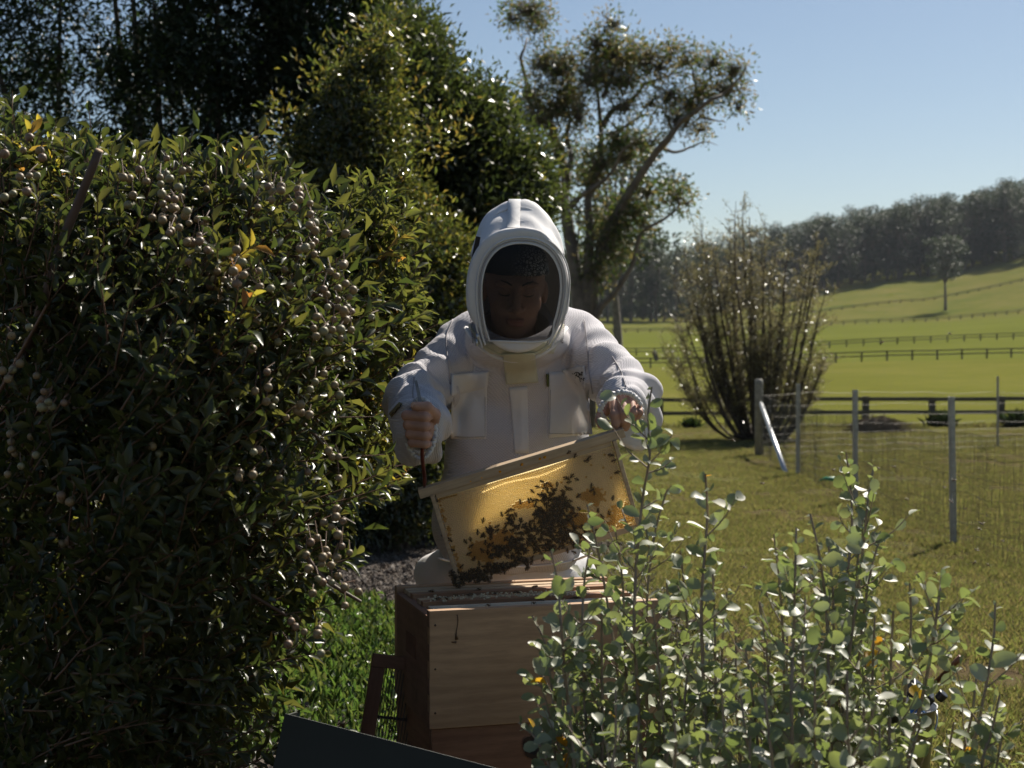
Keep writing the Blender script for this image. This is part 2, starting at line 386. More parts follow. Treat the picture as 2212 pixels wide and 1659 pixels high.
def groundmat():
    b = N('paddock_and_mulch'); geo = b.n('NewGeometry').outputs['Position']
    sep = b.n('SeparateXYZ', Vector=geo)
    n1 = b.noise(.35, 6, .6, geo); n2 = b.noise(6, 5, .65, geo); n3 = b.noise(.03, 5, .6, geo); n4 = b.noise(45, 4, .7, geo)
    lawn = b.ramp(b.mathn('ADD', b.mathn('MULTIPLY', n1.outputs[0], .55), b.mathn('MULTIPLY', n2.outputs[0], .45)),
                  [(.34, (.075, .052, .034)), (.47, (.115, .095, .046)), (.56, (.12, .125, .045)), (.72, (.165, .155, .060))])
    field = b.ramp(b.mathn('ADD', b.mathn('MULTIPLY', n3.outputs[0], .6), b.mathn('MULTIPLY', n1.outputs[0], .4)),
                   [(.32, (.105, .112, .024)), (.50, (.130, .132, .030)), (.66, (.165, .150, .045))])
    green = b.ramp(n3, [(.35, (.105, .118, .024)), (.6, (.125, .136, .030)), (.8, (.15, .142, .040))])
    hill = b.ramp(b.mathn('ADD', b.mathn('MULTIPLY', b.noise(.06, 6, .65, geo).outputs[0], .7), b.mathn('MULTIPLY', n1.outputs[0], .3)),
                  [(.35, (.090, .108, .026)), (.52, (.130, .128, .036)), (.68, (.17, .145, .055))])
    wob = b.mathn('MULTIPLY', b.mathn('SUBTRACT', n1.outputs[0], .5), 6)
    yd = b.mathn('ADD', sep.outputs['Y'], wob)
    def step(lo, hi):
        r = b.n('MapRange', i0=yd, i1=lo, i2=hi); return r.outputs[0]
    c = b.mix(step(46, 60), lawn.outputs[0], field.outputs[0])
    c = b.mix(step(168, 176), c, green.outputs[0])
    c = b.mix(step(346, 358), c, hill.outputs[0])
    # mulch bed under the trees and shrubs on the left and a worn soil patch behind the hive
    mulch = b.ramp(n4, [(.35, (.030, .020, .014)), (.5, (.060, .042, .030)), (.62, (.10, .072, .052)), (.78, (.17, .13, .10))])
    ed = b.mathn('ADD', sep.outputs['X'], b.mathn('MULTIPLY', b.mathn('SUBTRACT', b.noise(.9, 5, .6, geo).outputs[0], .5), 1.6))
    xr = b.mathn('ADD', ed, b.mathn('MULTIPLY', sep.outputs['Y'], .02))
    mx = b.n('MapRange', i0=xr, i1=.75, i2=.45).outputs[0]
    my = b.n('MapRange', i0=yd, i1=40, i2=30).outputs[0]
    c = b.mix(b.mathn('MULTIPLY', mx, my), c, mulch.outputs[0])
    dv = b.n('VectorMath', _operation='DISTANCE', i0=geo, i1=(.95, 7.6, 0.0))
    soil = b.ramp(n4, [(.35, (.050, .034, .024)), (.7, (.12, .085, .06))])
    sm_ = b.n('MapRange', i0=b.mathn('ADD', dv.outputs['Value'], b.mathn('MULTIPLY', n2.outputs[0], 1.6)), i1=2.4, i2=1.7).outputs[0]
    c = b.mix(b.mathn('MULTIPLY', sm_, .85), c, soil.outputs[0])
    p = b.n('BsdfPrincipled', Base__Color=c, Roughness=1.0); p.inputs['Specular IOR Level'].default_value = 0.0
    b.put(p, 'Normal', b.bump(b.mathn('ADD', n2.outputs[0], b.mathn('MULTIPLY', n4.outputs[0], .4)), .8, .05))
    return b.done(p)
M['ground'] = groundmat()
def build_ground():
    ys = np.concatenate([np.linspace(-30, 0, 7), np.linspace(.5, 60, 170), np.geomspace(61, 1100, 130)])
    us = np.linspace(-1, 1, 161)
    Y = ys[:, None] + 0 * us[None]; half = np.maximum(np.abs(ys) * 1.1, 14)[:, None]
    X = us[None] * half
    Z = terrain(X, Y)
    m, n = X.shape
    i = np.arange(m - 1)[:, None]; j = np.arange(n - 1)[None]
    q = np.stack([i * n + j, i * n + j + 1, (i + 1) * n + j + 1, (i + 1) * n + j], -1).reshape(-1, 4)
    mb = MB(); mb.add(np.stack([X, Y, Z], -1).reshape(-1, 3), [q]); tag(mb.obj('ground', M['ground']), kind='structure')
build_ground()

# scatter by geometry nodes: an instanced tuft on every point of a point mesh
def scatter(name, pts, tuft_me, label, smin, smax, mats=None):
    src = bpy.data.objects.new(name + '_tuft', tuft_me)      # never linked to the scene: only instanced
    me = bpy.data.meshes.new(name); me.vertices.add(len(pts)); me.vertices.foreach_set('co', np.asarray(pts, np.float32).ravel()); me.update()
    o = bpy.data.objects.new(name, me); C.objects.link(o)
    g = bpy.data.node_groups.new(name + '_scatter', 'GeometryNodeTree')
    g.interface.new_socket('Geometry', in_out='INPUT', socket_type='NodeSocketGeometry')
    g.interface.new_socket('Geometry', in_out='OUTPUT', socket_type='NodeSocketGeometry')
    a = g.nodes.new('NodeGroupInput'); z = g.nodes.new('NodeGroupOutput')
    ip = g.nodes.new('GeometryNodeInstanceOnPoints'); oi = g.nodes.new('GeometryNodeObjectInfo'); oi.inputs['Object'].default_value = src
    rv = g.nodes.new('FunctionNodeRandomValue'); rv.data_type = 'FLOAT_VECTOR'
    rv.inputs[0].default_value = (-.15, -.15, 0); rv.inputs[1].default_value = (.15, .15, 6.283)
    rs = g.nodes.new('FunctionNodeRandomValue'); rs.data_type = 'FLOAT'; rs.inputs['Seed'].default_value = 5
    rs.inputs[2].default_value = smin; rs.inputs[3].default_value = smax
    g.links.new(a.outputs[0], ip.inputs['Points']); g.links.new(oi.outputs['Geometry'], ip.inputs['Instance'])
    g.links.new(rv.outputs[0], ip.inputs['Rotation']); g.links.new(rs.outputs[1], ip.inputs['Scale'])
    g.links.new(ip.outputs[0], z.inputs[0])
    md = o.modifiers.new('scatter', 'NODES'); md.node_group = g
    tag(o, label, name.replace('_', ' '), kind='stuff')
    return o
# ------------------------------------------------------------------ ground cover
def grass_tuft(name, nb, h, spread, wd, mats, mi=None):
    mb = MB(); n = nb
    r = spread * np.sqrt(rng.random(n)); th = rng.uniform(0, 6.283, n)
    P = np.stack([r * np.cos(th), r * np.sin(th), np.full(n, -.004)], -1)
    d = unit(np.stack([rng.normal(0, .45, n), rng.normal(0, .45, n), np.ones(n)], -1))
    hh = h * rng.uniform(.5, 1.2, n)
    leaves(mb, P, d, randdir(n), hh, wd, tmpl([(.45, .5)], 1.0, .35, .1), 0 if mi is None else (rng.random(n) < mi).astype(int))
    return mb.mesh(name, mats, True, True)
lawn_me = grass_tuft('grass_tuft', 26, .045, .09, .006, [M['grass'], M['drygrass']], .25)
n = 66000
v = rng.random(n); yy = 4.3 * (44 / 4.3) ** v; tt = rng.uniform(-.02, .42, n); xx = tt * yy
pn = np.sin(xx * 1.7 + 1.3 * np.sin(yy * .9)) * np.sin(yy * 1.1 + .8 * np.sin(xx * 2.1)) + .5 * np.sin(xx * 4.3 + yy * 2.2) + .4 * np.sin(yy * 5.1 - xx * 3.0)
thin = (pn > -.35) | (rng.random(n) < .16)
keep = thin & (xx > .55 + .35 * np.sin(yy * 1.7) - .01 * yy) & (((xx - .95) ** 2 + (yy - 7.6) ** 2 > (1.5 + .5 * np.sin(xx * 5 + yy * 3)) ** 2) | (rng.random(n) < .12))
xx, yy = xx[keep], yy[keep]
scatter('lawn_grass', np.stack([xx, yy, terrain(xx, yy)], -1), lawn_me, 'short mown lawn grass behind the beekeeper and round the wire fence', .6, 1.5)
tall_me = grass_tuft('long_grass_tuft', 22, .17, .10, .009, [M['grass'], M['drygrass']], .35)
n = 900; xx = rng.uniform(-8, 22, n); yy = 51.8 + rng.normal(0, .5, n)
scatter('long_grass', np.stack([xx, yy, terrain(xx, yy)], -1), tall_me, 'strip of longer grass growing along the foot of the rail fence', .6, 2.0)
# clover and weeds beside the hive
def weed_tuft():
    mb = MB(); n = 34; r = .11 * np.sqrt(rng.random(n)); th = rng.uniform(0, 6.283, n)
    P = np.stack([r * np.cos(th), r * np.sin(th), rng.uniform(.0, .09, n)], -1)
    d = unit(np.stack([rng.normal(0, .7, n), rng.normal(0, .7, n), rng.uniform(.5, 1.2, n)], -1))
    leaves(mb, P, d, randdir(n) + np.array((0, 0, .8)), rng.uniform(.018, .040, n), rng.uniform(.010, .017, n), LANCE2)
    k = 18; th = rng.uniform(0, 6.283, k); P = np.stack([.1 * np.cos(th) * rng.random(k), .1 * np.sin(th) * rng.random(k), np.zeros(k)], -1)
    leaves(mb, P, np.stack([rng.normal(0, .3, k), rng.normal(0, .3, k), np.ones(k)], -1), randdir(k), rng.uniform(.06, .13, k), .005, LANCE2)
    return mb.mesh('weed_tuft', [M['weed']], True, True)
n = 5200; yy = rng.uniform(5.2, 9.6, n); xx = rng.uniform(-1.9, .25, n)
keep = (xx < .15 + .15 * np.sin(yy * 2.3)) & (np.sin(xx * 3 + 1) + np.sin(yy * 2.1 + xx) + rng.normal(0, .8, n) > -1.4) & ((yy > 6.3) | (rng.random(n) < .35)) & (yy < 9.2 + .4 * np.sin(xx * 4))
xx, yy = xx[keep], yy[keep]
scatter('clover', np.stack([xx, yy, terrain(xx, yy)], -1), weed_tuft(), 'lush green clover and weeds growing on the ground left of the hive', .6, 1.35)
# bark mulch
def chip_tuft():
    mb = MB(); n = 22
    for _ in range(n):
        r = .14 * math.sqrt(rng.random()); th = rng.uniform(0, 6.28)
        R = Euler((rng.normal(0, .35), rng.normal(0, .35), rng.uniform(0, 6.28))).to_matrix()
        box(mb, (r * math.cos(th), r * math.sin(th), rng.uniform(.0, .018)), (rng.uniform(.02, .07), rng.uniform(.006, .02), rng.uniform(.003, .006)), R, int(rng.random() * 3))
    return mb.mesh('bark_chips', [simple('bark_chip_brown', (.07, .045, .03), .9), simple('bark_chip_tan', (.075, .055, .038), .9), simple('dead_leaf_grey', (.11, .088, .07), .85)], False)
n = 9000; yy = 4.4 * (17 / 4.4) ** rng.random(n); xx = rng.uniform(-3.2, .75, n) + .02 * yy
scatter('bark_mulch', np.stack([xx, yy, terrain(xx, yy)], -1), chip_tuft(), 'brown bark mulch and dead leaves covering the garden bed on the left', .6, 1.4)

# ------------------------------------------------------------------ rail fences
def rail_fence(label, pts_t, h, pw, rh, rails, seed, spacing=None):
    """pts_t: world (x, y) positions of the posts"""
    r = np.random.default_rng(seed)
    zs = [float(terrain(x, y)) for x, y in pts_t]
    root = empty('rail_fence', (pts_t[0][0], pts_t[0][1], zs[0]), label, 'fence')
    pm = MB(); box(pm, (0, 0, h / 2 - .12), (pw, pw, h + .24)); pme = pm.mesh('fence_post', M['rail'], False)
    for (x, y), z in zip(pts_t, zs):
        inst('post', pme, root, Matrix.Translation((x, y, z + r.normal(0, .015))) @ Euler((r.normal(0, .02), r.normal(0, .02), r.normal(0, .06))).to_matrix().to_4x4())
    for (a, za), (b_, zb) in zip(list(zip(pts_t, zs))[:-1], list(zip(pts_t, zs))[1:]):
        for f in rails:
            A = np.array((a[0], a[1] - pw * .5 - .022, za + h * f + r.normal(0, .012))); B = np.array((b_[0], b_[1] - pw * .5 - .022, zb + h * f + r.normal(0, .012)))
            d = B - A; L = np.linalg.norm(d); d /= L; s = np.cross((0, 0, 1), d); s /= np.linalg.norm(s); u = np.cross(d, s)
            m = MB(); box(m, (A + B) / 2, (L - .006, .04, rh), np.stack([d, s, u], 1)); m.obj('rail', M['rail'], root, False)
def along(a, b, sp, jit=0):
    a = np.array(a, float); b = np.array(b, float); L = np.linalg.norm(b - a); k = int(L / sp)
    return [tuple(a + (b - a) * i / k) for i in range(k + 1)]
D1 = 53
rail_fence('dark two-rail timber fence just behind the wire netting and brush heap', [((px - 1106) * D1 / F, D1) for px in (1135, 1281, 1426, 1572, 1719, 1869, 2014, 2161, 2308)], 1.08, .20, .13, (.50, .93), 1)
rail_fence('rail fence across the middle paddock, second one back from the netting', along((3.0, 165), (61, 178), 3.0), 1.15, .17, .13, (.52, .93), 2)
rail_fence('rail fence behind the middle paddock, third one back from the netting', along((5.0, 230), (83, 245), 2.83), 1.10, .17, .13, (.52, .93), 3)
rail_fence('faint rail fence along the foot of the hill near the lone tree', along((20.0, 345), (122, 360), 2.8), 1.05, .17, .12, (.52, .93), 4)
rail_fence('farthest fence line climbing across the hillside under the trees', along((58.0, 405), (160, 452), 4.0), .95, .20, .14, (.50, .93), 5)

# ------------------------------------------------------------------ wire netting fence with steel pickets
NP = [(4.50, 9.5), (4.47, 15.5), (4.58, 20.4), (4.67, 25.0), (4.85, 30.0)]
def netting(root, pts, h, vs, seed, wr=1.0):
    r = np.random.default_rng(seed); mb = MB()
    P = np.array(pts, float); seg = np.linalg.norm(np.diff(P, axis=0), axis=1); cum = np.concatenate([[0], np.cumsum(seg)]); L = cum[-1]
    s = np.arange(0, L, vs); X = np.interp(s, cum, P[:, 0]); Y = np.interp(s, cum, P[:, 1])
    X = X + .035 * np.sin(s * 1.3) + .015 * np.sin(s * 3.7); Zg = terrain(X, Y)
    hs = np.array([0, .1, .2, .32, .46, .62, .8, 1.0]) * h; k = len(hs)
    V = np.zeros((len(s), k, 3)); V[..., 0] = X[:, None] + r.normal(0, .006, (len(s), k)); V[..., 1] = Y[:, None] + r.normal(0, .010, (len(s), k))
    sag = .03 * np.sin(s * .7)[:, None] * (hs / h)[None] + .015 * np.sin(s * 4.1)[:, None] * np.sin(hs * 9)[None]
    V[..., 2] = Zg[:, None] + .03 + hs[None] + sag
    # a shallow zigzag at every knot
    for i in range(len(s)): tube(mb, V[i], .0021, 3, cap=False)
    for j in range(k): tube(mb, V[:, j], .0024, 3, cap=False)
    mb.obj('wire_netting', M['wire'], root, False)
root = empty('wire_fence', (NP[0][0], NP[0][1], float(terrain(*NP[0]))), 'sagging wire netting fence on steel pickets running across the lawn', 'wire fence')
netting(root, NP, 1.12, .052, 3)
def picket_me():
    mb = MB(); h = 1.5
    for a in (90, 210, 330):
        R = Euler((0, 0, rad(a))).to_matrix(); c = R @ Vector((.014, 0, 0)); box(mb, (c.x, c.y, h / 2 - .15), (.028, .005, h + .3), R)
    for z in np.arange(.2, 1.45, .12): box(mb, (0, -.0175, z), (.008, .004, .008), mi=1)
    return mb.mesh('steel_picket', [M['picket'], M['steel']], False)
pk = picket_me(); r_ = np.random.default_rng(4)
for i, (x, y) in enumerate(NP[:-1]):
    inst('picket', pk, root, Matrix.Translation((x, y, float(terrain(x, y)))) @ Euler((r_.normal(0, .01), r_.normal(0, .012), r_.uniform(0, .6))).to_matrix().to_4x4() @ Matrix.Diagonal((1.6, 1.6, 1, 1)))
x, y = NP[-1]; z = float(terrain(x, y))
m = MB(); tube(m, [(x, y, z - .3), (x, y, z + 1.40), (x, y, z + 1.475), (x, y, z + 1.50)], [.085, .08, .078, .05], 14)
cp = m.obj('corner_post', simple('speckled_grey_post', (.24, .22, .185), .7, var=.35, vscale=12, bumpk=.3), root)
m = MB(); bx, by = 4.57, 25.4; tube(m, [(x + .02, y - .12, z + 1.02), (bx, by, float(terrain(bx, by)) - .05)], .042, 12)
m.obj('brace', M['steel'], root, True)
# the second wire line running off to the right from the corner
NP2 = [(4.85, 30.0), (10.33, 32.5), (16.0, 35.0)]
root = empty('wire_fence', (10.33, 32.5, float(terrain(10.33, 32.5))), 'far run of wire netting with one thin picket beyond the lawn', 'wire fence')
netting(root, NP2, 1.15, .075, 5)
for (x, y) in NP2[1:]:
    inst('picket', pk, root, Matrix.Translation((x, y, float(terrain(x, y)))))

# small things on the grass
def scrap():
    mb = MB(); v = W(1790, 1047, 23.5); x, y = v[0], v[1]; z = float(terrain(x, y))
    tube(mb, [(x - .15, y, z + .03), (x - .05, y - .01, z + .06), (x + .08, y + .01, z + .055), (x + .17, y, z + .03)], [.012, .035, .035, .015], 8)
    tag(mb.obj('plastic_scrap', M['plasticgreen']), 'small bright green plastic scrap lying on the lawn', 'plastic')
scrap()
def brushheap():
    c = W(1890, 948, 39.5); x0, y0 = c[0], c[1]; mb = MB(); r = np.random.default_rng(8)
    for i in range(420):
        a = r.uniform(0, 6.28); q = math.sqrt(r.random()); x = x0 + .72 * q * math.cos(a) + (.25 if r.random() < .3 else 0); y = y0 + .45 * q * math.sin(a)
        z = float(terrain(x, y)) + .42 * (1 - q * q) * r.random() ** .4 + .02
        d = unit(np.array((r.normal(), r.normal() * .6, r.normal() * .22))); L = r.uniform(.12, .42)
        tube(mb, [np.array((x, y, z)) - d * L / 2, np.array((x, y, z)) + np.array((0, 0, .03)), np.array((x, y, z)) + d * L / 2], [.010, .009, .004], 4, cap=False)
    m2 = MB(); box(m2, (0, 0, 0), (.01, .01, .01))
    th = np.linspace(0, 2 * np.pi, 17)[:-1]; V = []; 
    for rr, zz in ((1, -.05), (.75, .2), (.4, .32), (.0, .36)): V += [(x0 + .68 * rr * math.cos(t) , y0 + .42 * rr * math.sin(t), float(terrain(x0, y0)) + zz) for t in th]
    i = np.arange(3)[:, None]; j = np.arange(16)[None]; mb.add(V, [np.stack([i * 16 + j, i * 16 + (j + 1) % 16, (i + 1) * 16 + (j + 1) % 16, (i + 1) * 16 + j], -1).reshape(-1, 4)])
    tag(mb.obj('brush_heap', M['brush'], smooth=False), 'low heap of dead brown brushwood on the grass before the rail fence', 'brush heap')
brushheap()
def stump():
    v = W(1415, 765, 205); x, y = v[0], v[1]; z = float(terrain(x, y)); mb = MB()
    tube(mb, smoothpath([(x + .25, y, z - .1), (x + .12, y, z + .5), (x - .02, y, z + .95), (x - .22, y, z + 1.35)], 8), [.28, .30, .31, .32, .34, .33, .28, .16], 9)
    tube(mb, [(x - .05, y, z + 1.0), (x - .30, y, z + 1.30), (x - .42, y, z + 1.28)], [.16, .12, .05], 6)
    tag(mb.obj('broken_stump', M['rail']), 'dark leaning broken stump standing among the middle paddock fences', 'stump')
stump()

# ------------------------------------------------------------------ trees
def gumpt(cx, cy, D): return W((1400 + cx / 1.746) * .7373, cy / 1.746 * .7373, D)
def crown_clusters(mb, clusters, D, depth, dens, Lr, mi=0, conv=None, twigs=None, droop=0.0):
    """clusters in picture coordinates: centre, radii; foliage sprays gathered in sub-clumps"""
    for (cx, cy, rx, ry) in clusters:
        nsub = max(4, int(rx * ry * dens * 2.1))
        u = rng.normal(size=(nsub, 3)); u = unit(u) * (rng.random(nsub) ** .45)[:, None]
        c0 = conv(cx, cy, D); sx = abs(conv(cx + rx, cy, D)[0] - c0[0]); sz = abs(conv(cx, cy + ry, D)[2] - c0[2]); sy = min(depth, (sx + sz) / 2 * 1.2)
        off = rng.normal(0, depth * .25)
        S = c0 + u * np.array((sx, sy, sz)) * 1.14 + np.array((0, off, 0))
        for s in S:
            if twigs is not None: tube(twigs, [c0 + (s - c0) * .15 + np.array((0, off, -sz * .3)) , (c0 + s) / 2 + rng.normal(0, sx * .08, 3) + np.array((0, off, 0)), s], [.022, .013, .005], 3, cap=False)
            k = rng.integers(4, 10); q = rng.normal(size=(k, 3)) * np.array((.18, .18, .18)) * (D / 45)
            P = s + q; d = unit(q + rng.normal(size=(k, 3)) * .12 * (D / 45) + np.array((0, 0, -.03 - droop)))
            m_ = mi if np.isscalar(mi) else int(rng.random() < mi[0])
            leaves(mb, P, d, randdir(k), rng.uniform(*Lr, k), rng.uniform(Lr[0] * .32, Lr[1] * .38, k), LANCE2, m_)

def big_gum():
    D = 46; base = gumpt(560, 1690, D); zg = float(terrain(base[0], base[1]))
    root = empty('gum_tree', (base[0], base[1], zg), 'tall open gum tree with several bare stems rising behind the beekeeper', 'tree')
    r = np.random.default_rng(11); mb = MB()
    gl = [((base[0]), base[1], zg - .3)]
    L = []
    def limb(pts, r0, r1, dz=0.0, ground=False, k=26):
        P = [gumpt(a, b, D) for a, b in pts]
        n_ = len(P); off = np.cumsum(r.normal(0, .35, n_)) * np.linspace(0, 1, n_) + dz * np.linspace(0, 1, n_)
        P = [p + np.array((0, o, 0)) for p, o in zip(P, off)]
        if ground: P = [np.array((P[0][0] * .3 + base[0] * .7 + (P[0][0] - base[0]) * .4, P[0][1], zg - .3))] + P
        Q = smoothpath(P, k); Q += np.cumsum(r.normal(0, .02, Q.shape), 0) * np.linspace(0, 1, k)[:, None] * .5
        t = np.linspace(0, 1, k); tube(mb, Q, r0 * .72 * (1 - t) ** .9 + r1 * .5, 8); return Q
    limb([(520, 1640), (500, 1400), (470, 1200), (455, 1080), (440, 1000), (455, 930), (450, 850), (420, 780), (400, 700), (380, 620), (330, 560), (300, 470), (260, 400), (235, 320), (215, 230), (235, 160), (250, 90)], .27, .05, 1.0, True, 44)
    limb([(455, 1050), (400, 960), (360, 900), (325, 800), (300, 700), (290, 600)], .12, .02, -1.0)
    limb([(450, 900), (480, 800), (460, 700), (480, 600), (450, 480), (470, 380)], .11, .015, .8)
    limb([(455, 1080), (520, 1010), (570, 980), (640, 930), (690, 870), (720, 800), (800, 740), (880, 700)], .12, .02, -1.2)
    limb([(545, 1600), (560, 1400), (575, 1200), (565, 1080), (570, 990), (620, 880), (640, 760), (640, 600), (630, 450), (615, 340), (600, 250)], .22, .03, .5, True, 36)
    limb([(640, 640), (690, 560), (760, 520), (820, 470), (860, 420), (930, 395), (1000, 370), (1060, 330)], .12, .02, .6)
    limb([(640, 500), (680, 400), (700, 300), (680, 200), (690, 120)], .09, .012, -.6)
    limb([(680, 690), (760, 640), (830, 590), (870, 575), (900, 600)], .07, .012, .3)
    limb([(560, 1650), (640, 1250), (700, 1110), (760, 1010), (830, 900), (900, 800), (950, 750), (1000, 680), (1050, 650), (1130, 600), (1200, 560), (1250, 510), (1270, 470)], .21, .03, -1.0, True, 40)
    limb([(950, 755), (1000, 775), (1050, 762), (1100, 735), (1160, 715), (1240, 712)], .07, .012, .2)
    limb([(1060, 650), (1100, 540), (1120, 450), (1100, 350), (1090, 300)], .08, .012, .8)
    limb([(1130, 600), (1200, 620), (1260, 640)], .05, .01, -.3)
    limb([(1000, 680), (980, 600), (1000, 520), (960, 440)], .06, .012, .8)
    limb([(600, 1659), (700, 1500), (790, 1350), (830, 1200), (920, 1140), (1000, 1080), (1020, 1010)], .13, .02, -1.5, True)
    limb([(760, 1010), (850, 940), (910, 920)], .05, .01, -.3)
    limb([(600, 1600), (610, 1400), (640, 1300), (700, 1180), (760, 1100)], .12, .02, .6, True)
    limb([(500, 1300), (520, 1180), (520, 1120), (540, 1060)], .06, .01, .4)
    mb.obj('trunk', M['gumbark'], root)
    cl = MB(); tw = MB()
    up = [(250, 80, 125, 62), (180, 110, 60, 40), (320, 110, 60, 60), (330, 320, 85, 70), (420, 350, 100, 85), (480, 290, 55, 45), (270, 480, 70, 90), (300, 620, 105, 85), (400, 540, 95, 115), (470, 450, 75, 110), (420, 740, 80, 80), (515, 590, 55, 100),
          (680, 130, 65, 45), (600, 240, 75, 55), (680, 260, 120, 85), (780, 270, 85, 85), (640, 380, 95, 85), (760, 400, 105, 75), (860, 300, 85, 75), (920, 350, 75, 55), (990, 260, 65, 55), (1080, 290, 85, 55), (1190, 330, 75, 60), (1290, 380, 72, 62), (1250, 470, 105, 62), (1320, 560, 45, 40), (1150, 450, 75, 70), (1080, 540, 110, 65), (970, 500, 85, 62), (880, 530, 55, 45), (1000, 640, 85, 50), (1140, 660, 60, 32), (740, 560, 80, 60), (560, 420, 60, 90)]
    lo = [(620, 830, 90, 85), (600, 910, 75, 75), (760, 720, 110, 70), (740, 800, 72, 52), (880, 720, 52, 32), (700, 700, 55, 45), (860, 985, 85, 55), (1015, 1005, 85, 65), (790, 1080, 110, 72), (700, 1150, 110, 100), (650, 1250, 100, 100), (850, 1130, 52, 52), (740, 1280, 72, 55), (600, 1390, 75, 100), (520, 1130, 45, 35), (1060, 1040, 40, 30)]
    crown_clusters(cl, up, D, 1.6, .0056, (.11, .19), (.45,), gumpt, tw)
    crown_clusters(cl, lo, D, 1.6, .0052, (.12, .20), (.65,), gumpt, tw)
    tw.obj('twigs', M['gumbark'], root)['kind'] = 'stuff'
    cl.obj('crown', [M['gumleaf'], M['gumgreen']], root, True, True)['kind'] = 'stuff'
big_gum()

def willow():
    D = 35.5; b = W(1640, 950, D); zg = float(terrain(b[0], b[1])); b = np.array((b[0], b[1], zg))
    root = empty('bare_willow', b, 'twiggy half-bare shrub with many thin dark stems beyond the corner post', 'shrub')
    r = np.random.default_rng(5); st = MB(); tw = MB(); lf = MB()
    dome = [(1440, 760), (1452, 600), (1490, 500), (1545, 445), (1600, 412), (1640, 470), (1700, 478), (1755, 490), (1785, 600), (1798, 700), (1790, 800), (1740, 860), (1520, 860), (1450, 830)]
    Tg, _ = sample_poly(dome, 400, D, 1.6, .2); pyT = 750 - (Tg[:, 2] - CAMZ) / Tg[:, 1] * F; hi_ = Tg[pyT < 620][:40]; lo_ = Tg[pyT >= 620][:30]
    for i, tg in enumerate(np.concatenate([hi_, lo_])):
        t = np.linspace(0, 1, 12); dv = tg - b; side = dv * np.array((1, 1, 0))
        P = b + np.array((r.normal(0, .12), r.normal(0, .1), -.1)) + side[None] * (t ** (.62 if i < 40 else .45))[:, None] + np.array((0, 0, dv[2] + .1)) * (t ** 1.15)[:, None]
        P += np.cumsum(r.normal(0, .028, P.shape), 0) * t[:, None]; L = np.linalg.norm(dv); r0 = r.uniform(.018, .050) * (1.6 if i % 9 == 0 else 1)
        tube(st, P, r0 * (1 - t) ** .8 + .005, 5)
        for j in range(26):
            u = r.uniform(.30, .99); k0 = min(10, int(u * 11)); f = u * 11 - k0; q = P[k0] * (1 - f) + P[k0 + 1] * f
            dd = unit(np.array((r.normal(), r.normal(), r.uniform(.2, 1.6))) + side / (L + 1e-6) * .3); l2 = r.uniform(.25, .75) * (1.15 - .4 * u)
            E = np.stack([q, q + dd * l2 * .5 + r.normal(0, .03, 3), q + dd * l2 + np.array((0, 0, .1 * l2)) + r.normal(0, .04, 3)])
            tube(tw, E, [.008, .006, .003], 3, cap=False)
            k = r.integers(14, 30); uu = r.random(k); Pq = E[0] * (1 - uu)[:, None] + E[2] * uu[:, None] + r.normal(0, .04, (k, 3))
            leaves(lf, Pq, unit(dd + r.normal(size=(k, 3)) * .8), randdir(k), r.uniform(.05, .09, k), r.uniform(.016, .026, k), DIA)
    st.obj('stems', M['willowbark'], root)['kind'] = 'stuff'; tw.obj('twigs', M['willowbark'], root)['kind'] = 'stuff'
    lf.obj('leaves', M['willowleaf'], root, True, True)['kind'] = 'stuff'
willow()
# scrubby tufts at the rail fence
def tuft_plant(px, py, D, s, label):
    c = W(px, py, D); z = float(terrain(c[0], c[1])); mb = MB(); n = 130
    P = np.array((c[0], c[1], z)) + rng.normal(size=(n, 3)) * np.array((.12, .12, .0)) * s
    d = unit(np.stack([rng.normal(0, .5, n), rng.normal(0, .5, n), np.ones(n)], -1))
    leaves(mb, P, d, randdir(n), rng.uniform(.25, .6, n) * s, .03, LANCE2)
    tag(mb.obj('weed_clump', M['darkleaf'], smooth=True, tint=True), label, 'weed')
tuft_plant(1372 + 0, 930, 50, .9, 'dark weed clump at the rail fence just right of the sleeve')
tuft_plant(1492, 940, 47, .8, 'small dark weed clump on the grass left of the willow')
tuft_plant(2034, 930, 51, 1.2, 'dark bushy weed clump beside the rail fence post by the steel picket')
tuft_plant(2192, 928, 51, 1.3, 'tall leafy weed clump at the rail fence near the picture edge')

# far eucalypts: a few crown meshes shared by many trees
def far_tree_meshes(seed, h, nblob, sparse=1.0, low=.40):
    r = np.random.default_rng(seed); tr = MB(); cr = MB()
    t = np.linspace(0, 1, 8); P = np.stack([.35 * np.sin(t * 3 + seed) * t * 2, .3 * np.cos(t * 2.4 + seed) * t, h * .62 * t - .8 * (1 - t)], -1)
    tube(tr, P, h * .017 * (1 - t) + h * .006, 7)
    for i in range(nblob):
        a = r.uniform(0, 6.283); q = math.sqrt(r.random()); zz = h * r.uniform(low, .97); rad_ = h * .27 * math.sin(math.pi * min(1, max(.22, (zz / h - (low - .12)) / (1.06 - low + .12)))) ** .6
        c = np.array((rad_ * q * math.cos(a), rad_ * q * math.sin(a), zz))
        s0 = P[int(r.integers(4, 8))]; tube(tr, [s0, (s0 + c) / 2 + r.normal(0, .25, 3), c], [h * .006, h * .004, h * .0015], 4, cap=False)
        k = int(60 * sparse); u = unit(r.normal(size=(k, 3))) * (r.random(k) ** .4)[:, None] * np.array((1, 1, .55)) * h * .075
        leaves(cr, c + u, unit(u + r.normal(size=(k, 3)) * h * .03 + np.array((0, 0, -.2))), randdir(k), r.uniform(.35, .7, k) * h / 20, r.uniform(.18, .34, k) * h / 20, LANCE2)
    return tr.mesh('eucalypt_trunk', M['gumbark']), cr.mesh('eucalypt_crown', M['farleaf'], True, True)
